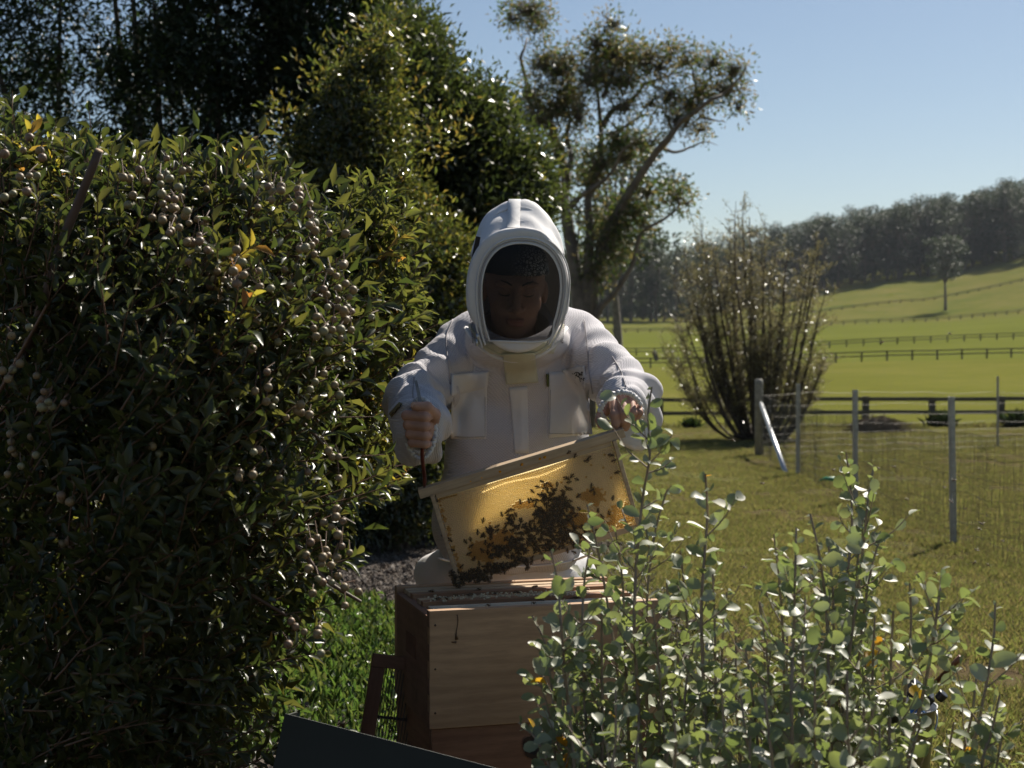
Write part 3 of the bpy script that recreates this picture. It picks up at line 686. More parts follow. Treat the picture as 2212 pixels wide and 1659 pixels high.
FT = [far_tree_meshes(s, 20, 50, 1.0, (.06, .42, .10, .42, .04)[s]) for s in range(5)]
def far_tree(px, D, h, label, group, base_py=None, k=None, name='eucalypt'):
    x = (px - 1106) * D / F; z = float(terrain(x, D)); tr, cr = FT[(0, 2, 4, 0, 1)[int(rng.integers(5))] if k is None else k]
    root = empty(name, (x, D, z), label, 'tree', group)
    Mx = Matrix.Translation((x, D, z)) @ Euler((0, 0, rng.uniform(0, 6.28))).to_matrix().to_4x4() @ Matrix.Scale(h / 20, 4)
    inst('trunk', tr, root, Mx); inst('crown', cr, root, Mx)['kind'] = 'stuff'
far_tree(2042, 398, 20.5, 'lone spreading eucalypt standing on the open green hillside', None, k=1)
# mid-distance trees at the far end of the left paddock
lab = 'tall grey-green eucalypt in the far treeline beyond the paddocks'
x_ = 1195
for i in range(17):
    far_tree(x_ + rng.uniform(-8, 8), rng.uniform(432, 455), rng.uniform(17, 24), lab, 'eucalypts along the far paddock edge'); x_ += 19
far_tree(1336, 190, 30.0, 'pale-trunked eucalypt standing alone in the left paddock beside the sleeve', None, k=3)
# edge of the wooded ridge
lab2 = 'dark eucalypt on the edge of the wooded ridge'
x_ = 1500
while x_ < 2330:
    for row in range(3):
        far_tree(x_ + rng.uniform(-10, 10), 522 + 24 * row + rng.uniform(-8, 8), rng.uniform(19, 29), lab2, 'trees of the wooded ridge')
    x_ += 24
# the wood behind, one mass
def wood():
    mb = MB(); r = np.random.default_rng(21)
    for i in range(230):
        px = r.uniform(1130, 2450); D = r.uniform(475 if px < 1500 else 600, 720); x = (px - 1106) * D / F; z = float(terrain(x, D)); h = r.uniform(17, 27)
        for b_ in range(11):
            c = np.array((x + r.normal(0, h * .15), D + r.normal(0, h * .15), z + h * r.uniform(.0, .85))); k = 26
            u = unit(r.normal(size=(k, 3))) * (r.random(k) ** .4)[:, None] * h * .15 * np.array((1, 1, .7))
            leaves(mb, c + u, unit(u + r.normal(size=(k, 3))), randdir(k), r.uniform(1.0, 2.0, k), r.uniform(.7, 1.3, k), LANCE2)
    tag(mb.obj('distant_wood', M['farleaf'], smooth=True, tint=True), 'far eucalypt wood covering the ridge behind the paddocks', 'wood', kind='stuff')
wood()

# ------------------------------------------------------------------ the near trees and shrubs on the left
HOLES = [(165, 130, 26), (215, 195, 20), (250, 235, 16), (362, 268, 20), (600, 262, 20), (615, 225, 12), (300, 460, 16), (480, 478, 18), (425, 440, 12), (330, 560, 16), (128, 60, 14), (560, 340, 10), (452, 600, 14)]
def leafy(root, name, poly, D, T, ncl, per, Lr, mat, cr=.25, flat=.7, T3=None, stem=None, tips=0.0, extra=None, upb=.3, front=.35, wr=.36, rnd=.5, holes=False, lump=0):
    """foliage as sprays: each clump has a centre, leaves radiate from short twigs"""
    P, u = sample_poly(poly, ncl, D, T, front)
    if holes:
        px_ = 1106 + P[:, 0] / P[:, 1] * F; py_ = 750 - (P[:, 2] - CAMZ) / P[:, 1] * F
        bad = np.zeros(len(P), bool)
        for a, b_, r_ in HOLES: bad |= np.hypot(px_ - a, py_ - b_) < r_ + 13 * 12.5 / D
        P = P[~bad]
    if lump:
        q_ = [P[:, 0], P[:, 1], P[:, 2]]; nz = sum(np.sin((q_[0] * a + q_[1] * b_ + q_[2] * c) * lump + s) for a, b_, c, s in ((1, .3, .2, 1.), (-.3, .5, 1, 2.1), (.6, -.7, .8, .4), (-.9, .2, .6, 3.3), (.2, .4, -1.2, 5.))) / 5
        P = P[nz > (-.16 if lump > 3 else -.34)]
    mb = MB(); cen = P.mean(0); cen[1] = D
    nm = len(mat) if isinstance(mat, list) else 1
    for c in P:
        k = int(per * rng.uniform(.6, 1.4)); out_ = unit((c - cen) * np.array((1, 1.2, .6)) + np.array((0, 0, upb)) + rng.normal(0, .35, 3))
        q = rng.normal(size=(k, 3)) * cr * np.array((1, 1, flat)) * .5 + out_ * rng.uniform(-.2, 1, (k, 1)) * cr * .6
        d = unit(out_ * .5 + q / cr * .6 + rng.normal(size=(k, 3)) * rnd)
        mi = 0 if nm == 1 else (rng.random(k) < tips * (1.0 if c[2] > cen[2] - .5 else .4)).astype(int)
        leaves(mb, c + q, d, randdir(k) + np.array((0, 0, .7)), rng.uniform(*Lr, k), rng.uniform(Lr[0] * wr, Lr[1] * wr, k), T3 or LANCE2, mi)
    o = mb.obj(name, mat, root, True, True); o['kind'] = 'stuff'; return P

def limbs(root, base, targets, r0, mat, n=None, name='trunk'):
    mb = MB()
    for t in targets:
        t = np.asarray(t, float); b = np.asarray(base, float) + rng.normal(0, r0, 3) * np.array((1, 1, 0))
        mid = (b + t) / 2 + np.array((rng.normal(0, .25), rng.normal(0, .25), abs(t[2] - b[2]) * .12))
        P = smoothpath([b, b * .6 + mid * .4 + np.array((0, 0, .2)), mid, t], 10); P[1:] += rng.normal(0, .02, (9, 3)); tube(mb, P, r0 * (1 - np.linspace(0, 1, 10)) ** .8 + .01, 6)
    return mb.obj(name, mat, root)

# T1: the big dark tree filling the upper left, built as three trees standing close together
def dark_tree(label, poly, D, T, ncl, basex, mats=None, per=85, tips=0, holes=None):
    x = (basex - 1106) * D / F; z = float(terrain(x, D)); root = empty('dark_tree', (x, D, z), label, 'tree')
    P = leafy(root, 'crown', poly, D, T, ncl, per, (.065, .115), mats or M['darkleaf'], .29, .8, T3=DIA, front=.3, tips=tips, rnd=1.0, holes=True, lump=2.6)
    limbs(root, (x, D, z - .1), P[rng.choice(len(P), 16)], .075, M['bark'])
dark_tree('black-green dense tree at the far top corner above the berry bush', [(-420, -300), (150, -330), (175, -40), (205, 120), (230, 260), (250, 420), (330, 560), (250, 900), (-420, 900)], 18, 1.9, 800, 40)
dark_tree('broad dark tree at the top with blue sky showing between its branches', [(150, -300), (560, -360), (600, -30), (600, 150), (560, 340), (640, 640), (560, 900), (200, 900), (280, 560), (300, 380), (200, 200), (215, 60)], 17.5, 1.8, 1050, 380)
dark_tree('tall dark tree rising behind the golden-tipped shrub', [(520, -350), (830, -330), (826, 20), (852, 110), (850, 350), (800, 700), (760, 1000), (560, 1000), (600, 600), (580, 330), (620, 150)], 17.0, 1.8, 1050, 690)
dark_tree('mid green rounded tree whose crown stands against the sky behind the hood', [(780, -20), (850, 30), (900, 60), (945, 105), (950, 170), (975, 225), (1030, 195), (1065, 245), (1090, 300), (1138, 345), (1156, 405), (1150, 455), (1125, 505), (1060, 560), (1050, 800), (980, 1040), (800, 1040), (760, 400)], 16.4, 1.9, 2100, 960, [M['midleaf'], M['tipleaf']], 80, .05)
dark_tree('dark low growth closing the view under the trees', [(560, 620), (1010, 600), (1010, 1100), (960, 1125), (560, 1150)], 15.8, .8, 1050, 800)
# B1: the glossy shrub with golden tips
def golden():
    D = 14.2; bx = (860 - 1106) * D / F; z = float(terrain(bx, D)); root = empty('golden_tipped_shrub', (bx, D + .2, z), 'tall glossy shrub with golden young tips between berry bush and hood', 'shrub')
    poly = [(835, 60), (846, 90), (848, 150), (842, 200), (855, 250), (850, 310), (880, 420), (930, 470), (980, 500), (1005, 560), (1000, 640), (980, 760), (965, 900), (940, 1120), (770, 1150), (710, 1040), (720, 820), (670, 600), (640, 480), (630, 410), (640, 330), (660, 290), (690, 260), (720, 200), (755, 150), (805, 160), (822, 90)]
    P = leafy(root, 'leaves', poly, D, 1.2, 2200, 46, (.050, .088), [M['shinyleaf'], M['tipleaf']], .17, .9, tips=.20, upb=.6, front=.45, wr=.28, rnd=1.1, lump=4.8)
    limbs(root, (bx, D + .2, z - .1), P[rng.choice(len(P), 22)], .03, M['bark'], name='stems')
    # golden sprays at the tips
    mb = MB()
    for (px, py) in [(835, 45), (820, 90), (740, 115), (700, 195), (690, 150), (610, 240), (625, 270), (930, 285), (940, 300), (995, 290), (860, 190), (750, 240), (770, 300), (905, 430), (880, 400), (850, 395), (960, 520), (975, 560), (990, 600), (935, 640), (660, 330), (720, 350), (950, 470), (1000, 530), (920, 560), (990, 690)]:
        c = W(px, py, D - rng.uniform(.2, .6)); k = 60; q = rng.normal(size=(k, 3)) * np.array((.11, .11, .13))
        leaves(mb, c + q, unit(q * 4 + np.array((0, 0, .5)) + rng.normal(size=(k, 3)) * .4), randdir(k), rng.uniform(.055, .09, k), rng.uniform(.016, .028, k), LANCE2)
    mb.obj('young_leaves', M['tipleaf'], root, True, True)['kind'] = 'stuff'
golden()

# twigs with leaves in pairs: used for the two near shrubs
LEAFVAR = {}
def leaf_variants(key, T, mat, n=4):
    if key in LEAFVAR: return LEAFVAR[key]
    out_ = []
    for i in range(n):
        V, Fs = T; V = V.copy(); V[:, 2] += .06 * np.sin(V[:, 1] * (4 + i)) * (1 if i % 2 else -1); V[:, 0] *= rng.uniform(.9, 1.12)
        mb = MB(); mb.add(V, Fs); out_.append(mb.mesh('leaf', mat))
    LEAFVAR[key] = out_; return out_
def leaf_parts(root, P, d, nrm, L, Wd, metas):
    t, d, n2 = bases(np.asarray(d), np.asarray(nrm)); 
    for i in range(len(P)):
        Mx = Matrix(((t[i][0] * Wd[i], d[i][0] * L[i], n2[i][0] * L[i], P[i][0]), (t[i][1] * Wd[i], d[i][1] * L[i], n2[i][1] * L[i], P[i][1]), (t[i][2] * Wd[i], d[i][2] * L[i], n2[i][2] * L[i], P[i][2]), (0, 0, 0, 1)))
        inst('leaf', metas[i], root, Mx)

class Twigs:
    def __init__(s): s.P = []; s.d = []; s.n = []; s.L = []; s.W = []; s.m = []; s.tw = MB()
    def twig(s, base, dirn, length, pairs, L, ratio, mi, curve=.25, spread=.9, rad0=.0022, n_alt=False, tipr=.35):
        dirn = unit(np.asarray(dirn, float)); side = unit(np.cross(dirn, randdir(1)[0])); k = 7; t = np.linspace(0, 1, k)
        P = base + dirn * (length * t)[:, None] + (side * .3 + np.array((0, 0, curve))) * (length * t ** 2)[:, None] * .4
        tube(s.tw, P, rad0 * (1 - .7 * t), 4, cap=False)
        a0 = rng.uniform(0, 3.14)
        for j in range(pairs):
            u = (j + .6) / (pairs + .2); f = u * (k - 1); i0 = min(k - 2, int(f)); q = P[i0] + (P[i0 + 1] - P[i0]) * (f - i0); ax = unit(P[i0 + 1] - P[i0])
            b1 = unit(np.cross(ax, side)); b2 = np.cross(ax, b1); a = a0 + j * 1.45 + rng.normal(0, .25)
            for sgn in ((1,) if n_alt else (1, -1)):
                o = (b1 * math.cos(a) + b2 * math.sin(a)) * sgn; lean = spread * (1 - tipr * u)
                dd = unit(ax * (1.1 - lean * .6) + o * lean + rng.normal(0, .12, 3))
                sz = L * rng.uniform(.75, 1.15) * (1 - .35 * max(0, u - .6))
                s.P.append(q + o * rad0); s.d.append(dd); s.n.append(unit(ax - o * .2 + rng.normal(0, .35, 3))); s.L.append(sz); s.W.append(sz * ratio * rng.uniform(.85, 1.15)); s.m.append(mi)
        return P[-1]
    def arrays(s): return [np.array(x) for x in (s.P, s.d, s.n, s.L, s.W, s.m)]

def near_shrub(root, T, tm, mats, nparts, key, stuff_T):
    """the leaves nearest to the camera are parts of their own, the rest is one part"""
    P, d, n_, L, Wd, m = T.arrays()
    px = 1106 + P[:, 0] / P[:, 1] * F; py = 750 - (P[:, 2] - CAMZ) / P[:, 1] * F
    vis = (px > -10) & (px < 2220) & (py > -10) & (py < 1670) & (P[:, 1] > .3)
    score = np.where(vis, L / P[:, 1], 0) * rng.uniform(.9, 1.1, len(P)); order = np.argsort(-score)
    a, b_ = order[:nparts], order[nparts:]
    V = [leaf_variants(key + str(i), tm, mt) for i, mt in enumerate(mats)]
    leaf_parts(root, P[a], d[a], n_[a], L[a], Wd[a], [V[int(m[i])][int(rng.integers(4))] for i in a])
    mb = MB(); leaves(mb, P[b_], d[b_], n_[b_], L[b_], Wd[b_], stuff_T, m[b_].astype(int))
    if len(b_): mb.obj('leaves', mats, root, True, True)['kind'] = 'stuff'
    T.tw.obj('twigs', M['saltstem'] if key == 'salt' else M['twig'], root)['kind'] = 'stuff'

BUSH = [(-60, 320), (0, 320), (25, 300), (70, 370), (150, 370), (215, 385), (260, 425), (330, 420), (420, 405), (470, 405), (520, 395), (560, 440), (610, 455), (640, 490), (680, 540), (710, 610), (725, 690), (725, 760), (710, 850), (690, 940), (680, 1020), (670, 1100), (665, 1180), (640, 1240), (590, 1290), (560, 1360), (530, 1430), (500, 1520), (450, 1600), (430, 1700), (-60, 1800)]
def berry_bush():
    D = 3.0; root = empty('berry_bush', (-1.25, 3.2, float(terrain(-1.25, 3.2))), 'big dark leafy bush hung with clusters of cream berries on the left', 'bush')
    T = Twigs(); cen = np.array((-1.3, 3.5, .9))
    # shell of twigs facing outward, then filling behind
    P, u = sample_poly(BUSH, 2300, D, .80, .72)
    for p in P:
        o = unit((p - cen) * np.array((1.0, .8, .8)) + np.array((.1, -.15, .45)) + rng.normal(0, .38, 3))
        r_ = rng.random(); mi = 1 if r_ < .012 else 0
        T.twig(p - o * .05, o, rng.uniform(.08, .16), int(rng.integers(3, 7)), rng.uniform(.027, .043), .38, mi)
    # shoots sticking out of the outline
    for (px, py, dx) in [(float(a), float(np.interp(a, [0, 60, 150, 300, 520, 600, 700, 760], [285, 300, 325, 385, 355, 400, 470, 600]) - rng.uniform(-10, 55)), .1 + .6 * (a > 520)) for a in rng.uniform(0, 760, 34)] + [(30, 235, .1), (60, 250, .0), (15, 300, -.1), (110, 320, .1), (150, 300, .1), (200, 330, .0), (310, 340, .05), (380, 320, 0), (430, 360, .1), (470, 330, 0), (500, 305, .05), (560, 345, .5), (590, 360, .5), (640, 400, .4), (660, 440, .5), (720, 540, .5), (770, 590, .8), (780, 650, .8), (820, 690, .9), (850, 700, 1), (825, 760, 1), (800, 820, 1), (810, 940, 1), (880, 1020, 1), (830, 1000, 1), (820, 1090, 1), (770, 1150, 1), (780, 1210, 1.0), (740, 1290, 1.2), (700, 1400, 1), (640, 1590, 1), (655, 1610, 1), (600, 1580, .9), (730, 1080, .8), (760, 1180, .9)]:
        D_ = rng.uniform(2.75, 3.1); tip = W(px, py, D_); o = unit(np.array((dx, -.1, 1.0 if dx < .4 else .35)))
        for _ in range(2):
            L_ = rng.uniform(.16, .26); T.twig(tip - o * L_ + rng.normal(0, .015, 3), o + rng.normal(0, .15, 3), L_, 7, .042, .36, 0 if rng.random() < .93 else 1)
    near_shrub(root, T, LANCE, [M['bushleaf'], M['bushyellow']], 300, 'bush', LANCE)
    # dark interior twigs
    st = MB()
    for i in range(60):
        a = P[rng.integers(len(P))]; b_ = np.array((-1.25 + rng.normal(0, .25), 3.5 + rng.normal(0, .15), rng.uniform(.0, .5)))
        tube(st, smoothpath([b_, (a + b_) / 2 + rng.normal(0, .06, 3), a], 8), np.linspace(.010, .0025, 8), 5, cap=False)
    for pts in ([(640, 745), (500, 760), (400, 700), (330, 560)], [(500, 1080), (640, 1180), (700, 1250), (780, 1300)], [(380, 1170), (520, 1270), (620, 1330)], [(420, 770), (520, 800), (640, 900), (700, 960)], [(600, 600), (690, 640), (760, 690)]):
        tube(st, smoothpath([W(a, b_, 2.75) for a, b_ in pts], 12), np.linspace(.006, .003, 12), 5, cap=False)
    st.obj('branches', M['twig'], root)['kind'] = 'stuff'
    # pruned thick branch
    m = MB(); Q = smoothpath([W(40, 800, 2.9), W(88, 670, 2.60), W(136, 520, 2.55), W(168, 440, 2.53), W(214, 326, 2.50)], 14); tube(m, Q, np.linspace(.0095, .0072, 14), 10, 0); Q[3:-1] += 0
    ax = unit(Q[-1] - Q[-2]); tube(m, [Q[-1] - ax * .001, Q[-1] + ax * .0015], .0068, 10, 1); m.obj('pruned_branch', [M['cutbranch'], M['cutend']], root)['label'] = 'thick bare brown branch sawn off at the top'
    # thick leafy back layer shading the inside
    leafy(root, 'inner_leaves', [(a - 30, b_ + 25) for a, b_ in BUSH], 3.95, .3, 700, 34, (.05, .07), M['bushleaf'], .13, .8)
    # berries
    s = []
    bc = [(365, 385, 5), (300, 420, 4), (350, 430, 4), (380, 440, 4), (400, 400, 3), (330, 400, 3), (280, 390, 2), (400, 480, 5), (425, 495, 4), (370, 500, 3), (470, 600, 5), (530, 580, 5), (500, 580, 4), (540, 600, 4), (480, 640, 5), (520, 660, 4), (510, 700, 5), (540, 700, 3), (60, 330, 3), (20, 370, 5), (10, 455, 3), (70, 350, 2), (430, 540, 5), (410, 520, 4), (450, 590, 3), (620, 400, 5), (590, 420, 4), (560, 430, 3), (640, 450, 4), (660, 500, 4), (690, 510, 3), (670, 540, 4), (650, 560, 3), (740, 600, 5), (760, 620, 4), (750, 660, 5), (760, 680, 5), (730, 700, 4), (700, 705, 4), (720, 730, 3), (680, 690, 3), (600, 710, 4), (620, 720, 3), (20, 740, 4), (40, 820, 5), (80, 870, 4), (20, 960, 5), (50, 1000, 3), (140, 1040, 4), (100, 880, 4), (260, 1030, 4), (300, 950, 4), (290, 1020, 4), (350, 970, 3), (260, 840, 2), (700, 810, 3), (720, 830, 2), (560, 780, 2), (590, 850, 3), (620, 880, 5), (650, 900, 3), (740, 1010, 3), (720, 1000, 2), (450, 870, 2), (155, 1150, 4), (160, 1190, 5), (200, 1190, 3), (190, 1230, 2), (130, 1090, 2), (550, 1010, 4), (540, 1040, 4), (510, 1005, 2), (720, 1140, 5), (740, 1170, 5), (700, 1190, 3), (730, 1230, 4), (700, 1270, 3), (690, 1250, 4), (770, 1290, 2), (630, 1370, 5), (670, 1380, 5), (690, 1400, 3), (600, 1410, 3), (40, 1400, 1), (320, 1410, 1), (200, 1620, 4), (250, 1590, 1), (790, 1290, 1), (640, 1480, 3), (620, 1490, 2), (20, 780, 3), (130, 670, 2), (240, 600, 2)]
    V = []; mb = MB()
    for (px, py, k) in bc:
        c = W(px, py, rng.uniform(2.42, 2.62))
        for _ in range(k):
            q = c + rng.normal(size=3) * np.array((.017, .014, .016)); 
            for z_ in range(6):
                dd = [np.linalg.norm(q - v_) for v_ in V[-8:]]
                if dd and min(dd) < .0150: q = q + unit(rng.normal(size=3)) * .009
            V.append(q)
    import bmesh
    bms = []
    for i in range(3):
        bm = bmesh.new(); bmesh.ops.create_icosphere(bm, subdivisions=2, radius=.0082)
        for v_ in bm.verts:
            if v_.co.z < -.0068: v_.co.z += .0016
            if v_.co.z < -.0074 + .0016: v_.co *= .9
        bmesh.ops.create_cone(bm, segments=6, radius1=.0012, radius2=.0022, depth=.0016, cap_ends=True, matrix=Matrix.Translation((0, 0, -.0074)))
        me = bpy.data.meshes.new('berry'); bm.to_mesh(me); bm.free(); me.materials.append([M['berry'], simple('pinkish_cream_berry', (.19, .12, .07), .5, var=.25, vscale=70), simple('greenish_cream_berry', (.21, .19, .10), .5, var=.2, vscale=70)][i])
        for p_ in me.polygons: p_.use_smooth = True
        bms.append(me)
    V = V[:298]
    for q in V:
        inst('berry', bms[int(rng.choice(3, p=[.6, .2, .2]))], root, Matrix.Translation(q) @ Euler(rng.uniform(-1.2, 1.2, 3)).to_matrix().to_4x4() @ Matrix.Scale(rng.uniform(.72, 1.0), 4))
        tube(mb, [q + np.array((0, 0, .007)), q + rng.normal(0, .008, 3) + np.array((0, .01, .022))], .0010, 3, cap=False)
    mb.obj('berry_stalks', M['twig'], root)['kind'] = 'stuff'
berry_bush()

def yellow_shrub():
    D = 4.3; root = empty('small_leaved_shrub', (-.75, 4.6, float(terrain(-.75, 4.6))), 'lighter green shrub with yellowing leaves between berry bush and sleeve', 'shrub')
    poly = [(680, 600), (750, 470), (800, 500), (820, 570), (800, 640), (850, 700), (845, 760), (790, 800), (790, 900), (800, 1010), (770, 1080), (700, 1100), (640, 1000), (600, 760)]
    T = Twigs(); P, u = sample_poly(poly, 560, D, .42, .6); cen = np.array((-.85, 4.8, 1.0))
    for p in P:
        o = unit((p - cen) + np.array((.35, -.1, .4)) + rng.normal(0, .35, 3)); low = p[2] < CAMZ - .02
        mi = 1 if rng.random() < (.10 if low else .05) else 0
        T.twig(p, o, rng.uniform(.12, .22), int(rng.integers(4, 8)), .036 if low else .052, .42 if low else .30, mi, curve=.2)
    near_shrub(root, T, LANCE, [M['gumgreen2'], M['bushyellow']], 280, 'yel', LANCE2)
M['gumgreen2'] = leafmat('light_shrub_leaf', [(.036, .048, .020), (.060, .066, .026), (.046, .056, .022)], [(.13, .17, .03), (.28, .28, .05), (.16, .20, .035)], .27, .36)
yellow_shrub()

# ------------------------------------------------------------------ implicit surfaces
def sdcap(p, a, b, ra, rb):
    a = np.asarray(a); b = np.asarray(b); ab = b - a
    h = ((p[0] - a[0]) * ab[0] + (p[1] - a[1]) * ab[1] + (p[2] - a[2]) * ab[2]) / (ab @ ab); h = np.clip(h, 0, 1)
    return np.sqrt((p[0] - a[0] - h * ab[0]) ** 2 + (p[1] - a[1] - h * ab[1]) ** 2 + (p[2] - a[2] - h * ab[2]) ** 2) - (ra + (rb - ra) * h)
def sdell(p, c, r):
    q = [(p[i] - c[i]) / r[i] for i in range(3)]; k0 = np.sqrt(q[0] ** 2 + q[1] ** 2 + q[2] ** 2)
    k1 = np.sqrt(sum((q[i] / r[i]) ** 2 for i in range(3))); return k0 * (k0 - 1) / (k1 + 1e-9)
def smin(a, b, k):
    h = np.clip(.5 + .5 * (b - a) / k, 0, 1); return b * (1 - h) + a * h - k * h * (1 - h)
def smax(a, b, k): return -smin(-a, -b, k)
def rotp(p, c, R):
    """coordinates of p in the frame with origin c and axes = columns of R"""
    q = [p[i] - c[i] for i in range(3)]
    return [q[0] * R[0][j] + q[1] * R[1][j] + q[2] * R[2][j] for j in range(3)]
def surfnet(f, lo, hi, h):
    ax = [np.arange(lo[i], hi[i] + h, h, dtype=np.float32) for i in range(3)]
    X, Y, Z = ax[0][:, None, None], ax[1][None, :, None], ax[2][None, None, :]
    X, Y, Z = np.broadcast_arrays(X, Y, Z); v = f([X, Y, Z]).astype(np.float32); s = v < 0
    n = v.shape; c8 = np.zeros((n[0] - 1, n[1] - 1, n[2] - 1), np.int8)
    offs = [(i, j, k) for i in (0, 1) for j in (0, 1) for k in (0, 1)]
    sl = lambda o: tuple(slice(o[i], n[i] - 1 + o[i]) for i in range(3))
    for o in offs: c8 += s[sl(o)]
    act = np.argwhere((c8 > 0) & (c8 < 8)); m = len(act); idx = -np.ones(c8.shape, np.int64); idx[tuple(act.T)] = np.arange(m)
    acc = np.zeros((m, 3)); cnt = np.zeros(m)
    for a in offs:
        for d in range(3):
            if a[d]: continue
            b = list(a); b[d] = 1
            ia = tuple((act + np.array(a)).T); ib = tuple((act + np.array(b)).T); va, vb = v[ia], v[ib]; cr = (va < 0) != (vb < 0)
            t = np.where(cr, va / np.where(cr, va - vb, 1), 0); q = act + np.array(a, float); q = q.astype(float); q[:, d] += t
            acc[cr] += q[cr]; cnt[cr] += 1
    V = np.array(lo) + acc / cnt[:, None] * h; Fs = []
    for d in range(3):
        e, g = (d + 1) % 3, (d + 2) % 3
        A = [slice(None)] * 3; B = [slice(None)] * 3; A[d] = slice(0, -1); B[d] = slice(1, None)
        sa, sb = s[tuple(A)], s[tuple(B)]
        ed = np.argwhere(sa != sb); ok = (ed[:, e] > 0) & (ed[:, g] > 0) & (ed[:, e] < n[e] - 1) & (ed[:, g] < n[g] - 1); ed = ed[ok]
        def cell(de, dg):
            q = ed.copy(); q[:, e] += de; q[:, g] += dg; return idx[tuple(q.T)]
        Q = np.stack([cell(-1, -1), cell(0, -1), cell(0, 0), cell(-1, 0)], 1)
        fl = ~s[tuple(ed.T)]; Q[fl] = Q[fl][:, ::-1]; Fs.append(Q)
    Fq = np.concatenate(Fs); return V, Fq[(Fq >= 0).all(1)]
_rd = np.random.default_rng(99)
_K = [(unit(_rd.normal(size=3)), _rd.uniform(0, 6.28)) for _ in range(24)]
def wob(p, fr, i0=0, n=4):
    o = 0
    for i in range(i0, i0 + n):
        k, ph = _K[i % 24]; o = o + np.sin((p[0] * k[0] + p[1] * k[1] + p[2] * k[2]) * fr * (1 + .3 * (i - i0)) + ph)
    return o / n

# ------------------------------------------------------------------ cloth materials
def suitmat(name, base, quilt=True):
    b = N(name); tc = b.n('TexCoord').outputs['Object']; sep = b.n('SeparateXYZ', Vector=tc)
    st = b.ramp(b.noise(5, 5, .62, tc), [(.50, (0, 0, 0)), (.80, (1, 1, 1))])
    c = b.mix(b.mathn('MULTIPLY', st.outputs[0], .35), (*base, 1), (base[0] * .85, base[1] * .72, base[2] * .52, 1))
    g = b.noise(1.7, 3, .5, tc); c = b.mix(b.mathn('MULTIPLY', b.ramp(g, [(.4, (0, 0, 0)), (.7, (1, 1, 1))]).outputs[0], .22), c, (base[0] * .72, base[1] * .72, base[2] * .74, 1))
    p = b.n('BsdfPrincipled', Roughness=.85); p.inputs['Specular IOR Level'].default_value = .2
    p.inputs['Sheen Weight'].default_value = .15
    crs = b.noise(14, 4, .6, tc, .6); h = b.mathn('MULTIPLY', crs.outputs[0], 1.6)
    if quilt:
        s = lambda o, k: b.mathn('SINE', b.mathn('MULTIPLY', o, k))
        sx = s(b.mathn('ADD', sep.outputs['X'], b.mathn('MULTIPLY', sep.outputs['Y'], .6)).outputs[0], 900.0); sz = s(sep.outputs['Z'], 900.0)
        pr = b.mathn('MULTIPLY', sx, sz)
        nearmix = b.ramp(pr, [(.0, (1, 1, 1)), (.55, (0, 0, 0))])
        c = b.mix(b.mathn('MULTIPLY', nearmix.outputs[0], .28), c, (base[0] * .5, base[1] * .47, base[2] * .5, 1))
        h = b.mathn('ADD', h, b.mathn('MULTIPLY', pr, .35))
    else:
        h = b.mathn('ADD', h, b.mathn('MULTIPLY', b.noise(500, 2, .5, tc).outputs[0], .15))
    b.put(p, 'Base Color', c); b.put(p, 'Normal', b.bump(h, .5, .004))
    tr = b.n('BsdfTranslucent', Color=(base[0] * .9, base[1] * .86, base[2] * .78, 1))
    return b.done(b.n('MixShader', i0=.10, i1=p, i2=tr))
M['suitmesh'] = suitmat('ventilated_suit_fabric', (.68, .66, .685))
M['suit'] = suitmat('white_suit_cotton', (.74, .73, .735), False)
M['suitdirty'] = suitmat('soiled_cream_flap', (.58, .56, .42), False)
M['seam'] = simple('grey_seam_thread', (.34, .32, .33), .9)  # stitching and seam lines in plain grey
def netmat(name, col, alpha, scale):
    b = N(name); tc = b.n('TexCoord').outputs['Object']; sep = b.n('SeparateXYZ', Vector=tc)
    s = lambda o, k, ph=0: b.mathn('SINE', b.mathn('MULTIPLY', o, k))
    pr = b.mathn('MULTIPLY', s(b.mathn('ADD', sep.outputs['X'], sep.outputs['Y']).outputs[0], scale), s(sep.outputs['Z'], scale))
    hole = b.mathn('GREATER_THAN', b.mathn('ABSOLUTE', pr), .07)
    fac = b.mathn('MULTIPLY', hole, alpha)
    d = b.n('BsdfPrincipled', Base__Color=col, Roughness=.7); t = b.n('BsdfTransparent')
    return b.done(b.n('MixShader', i0=fac, i1=t, i2=d))
M['veil'] = netmat('black_veil_net', (.010, .008, .007), .80, 2200.0)
M['sidenet'] = netmat('brown_side_net', (.16, .11, .08), .60, 700.0)

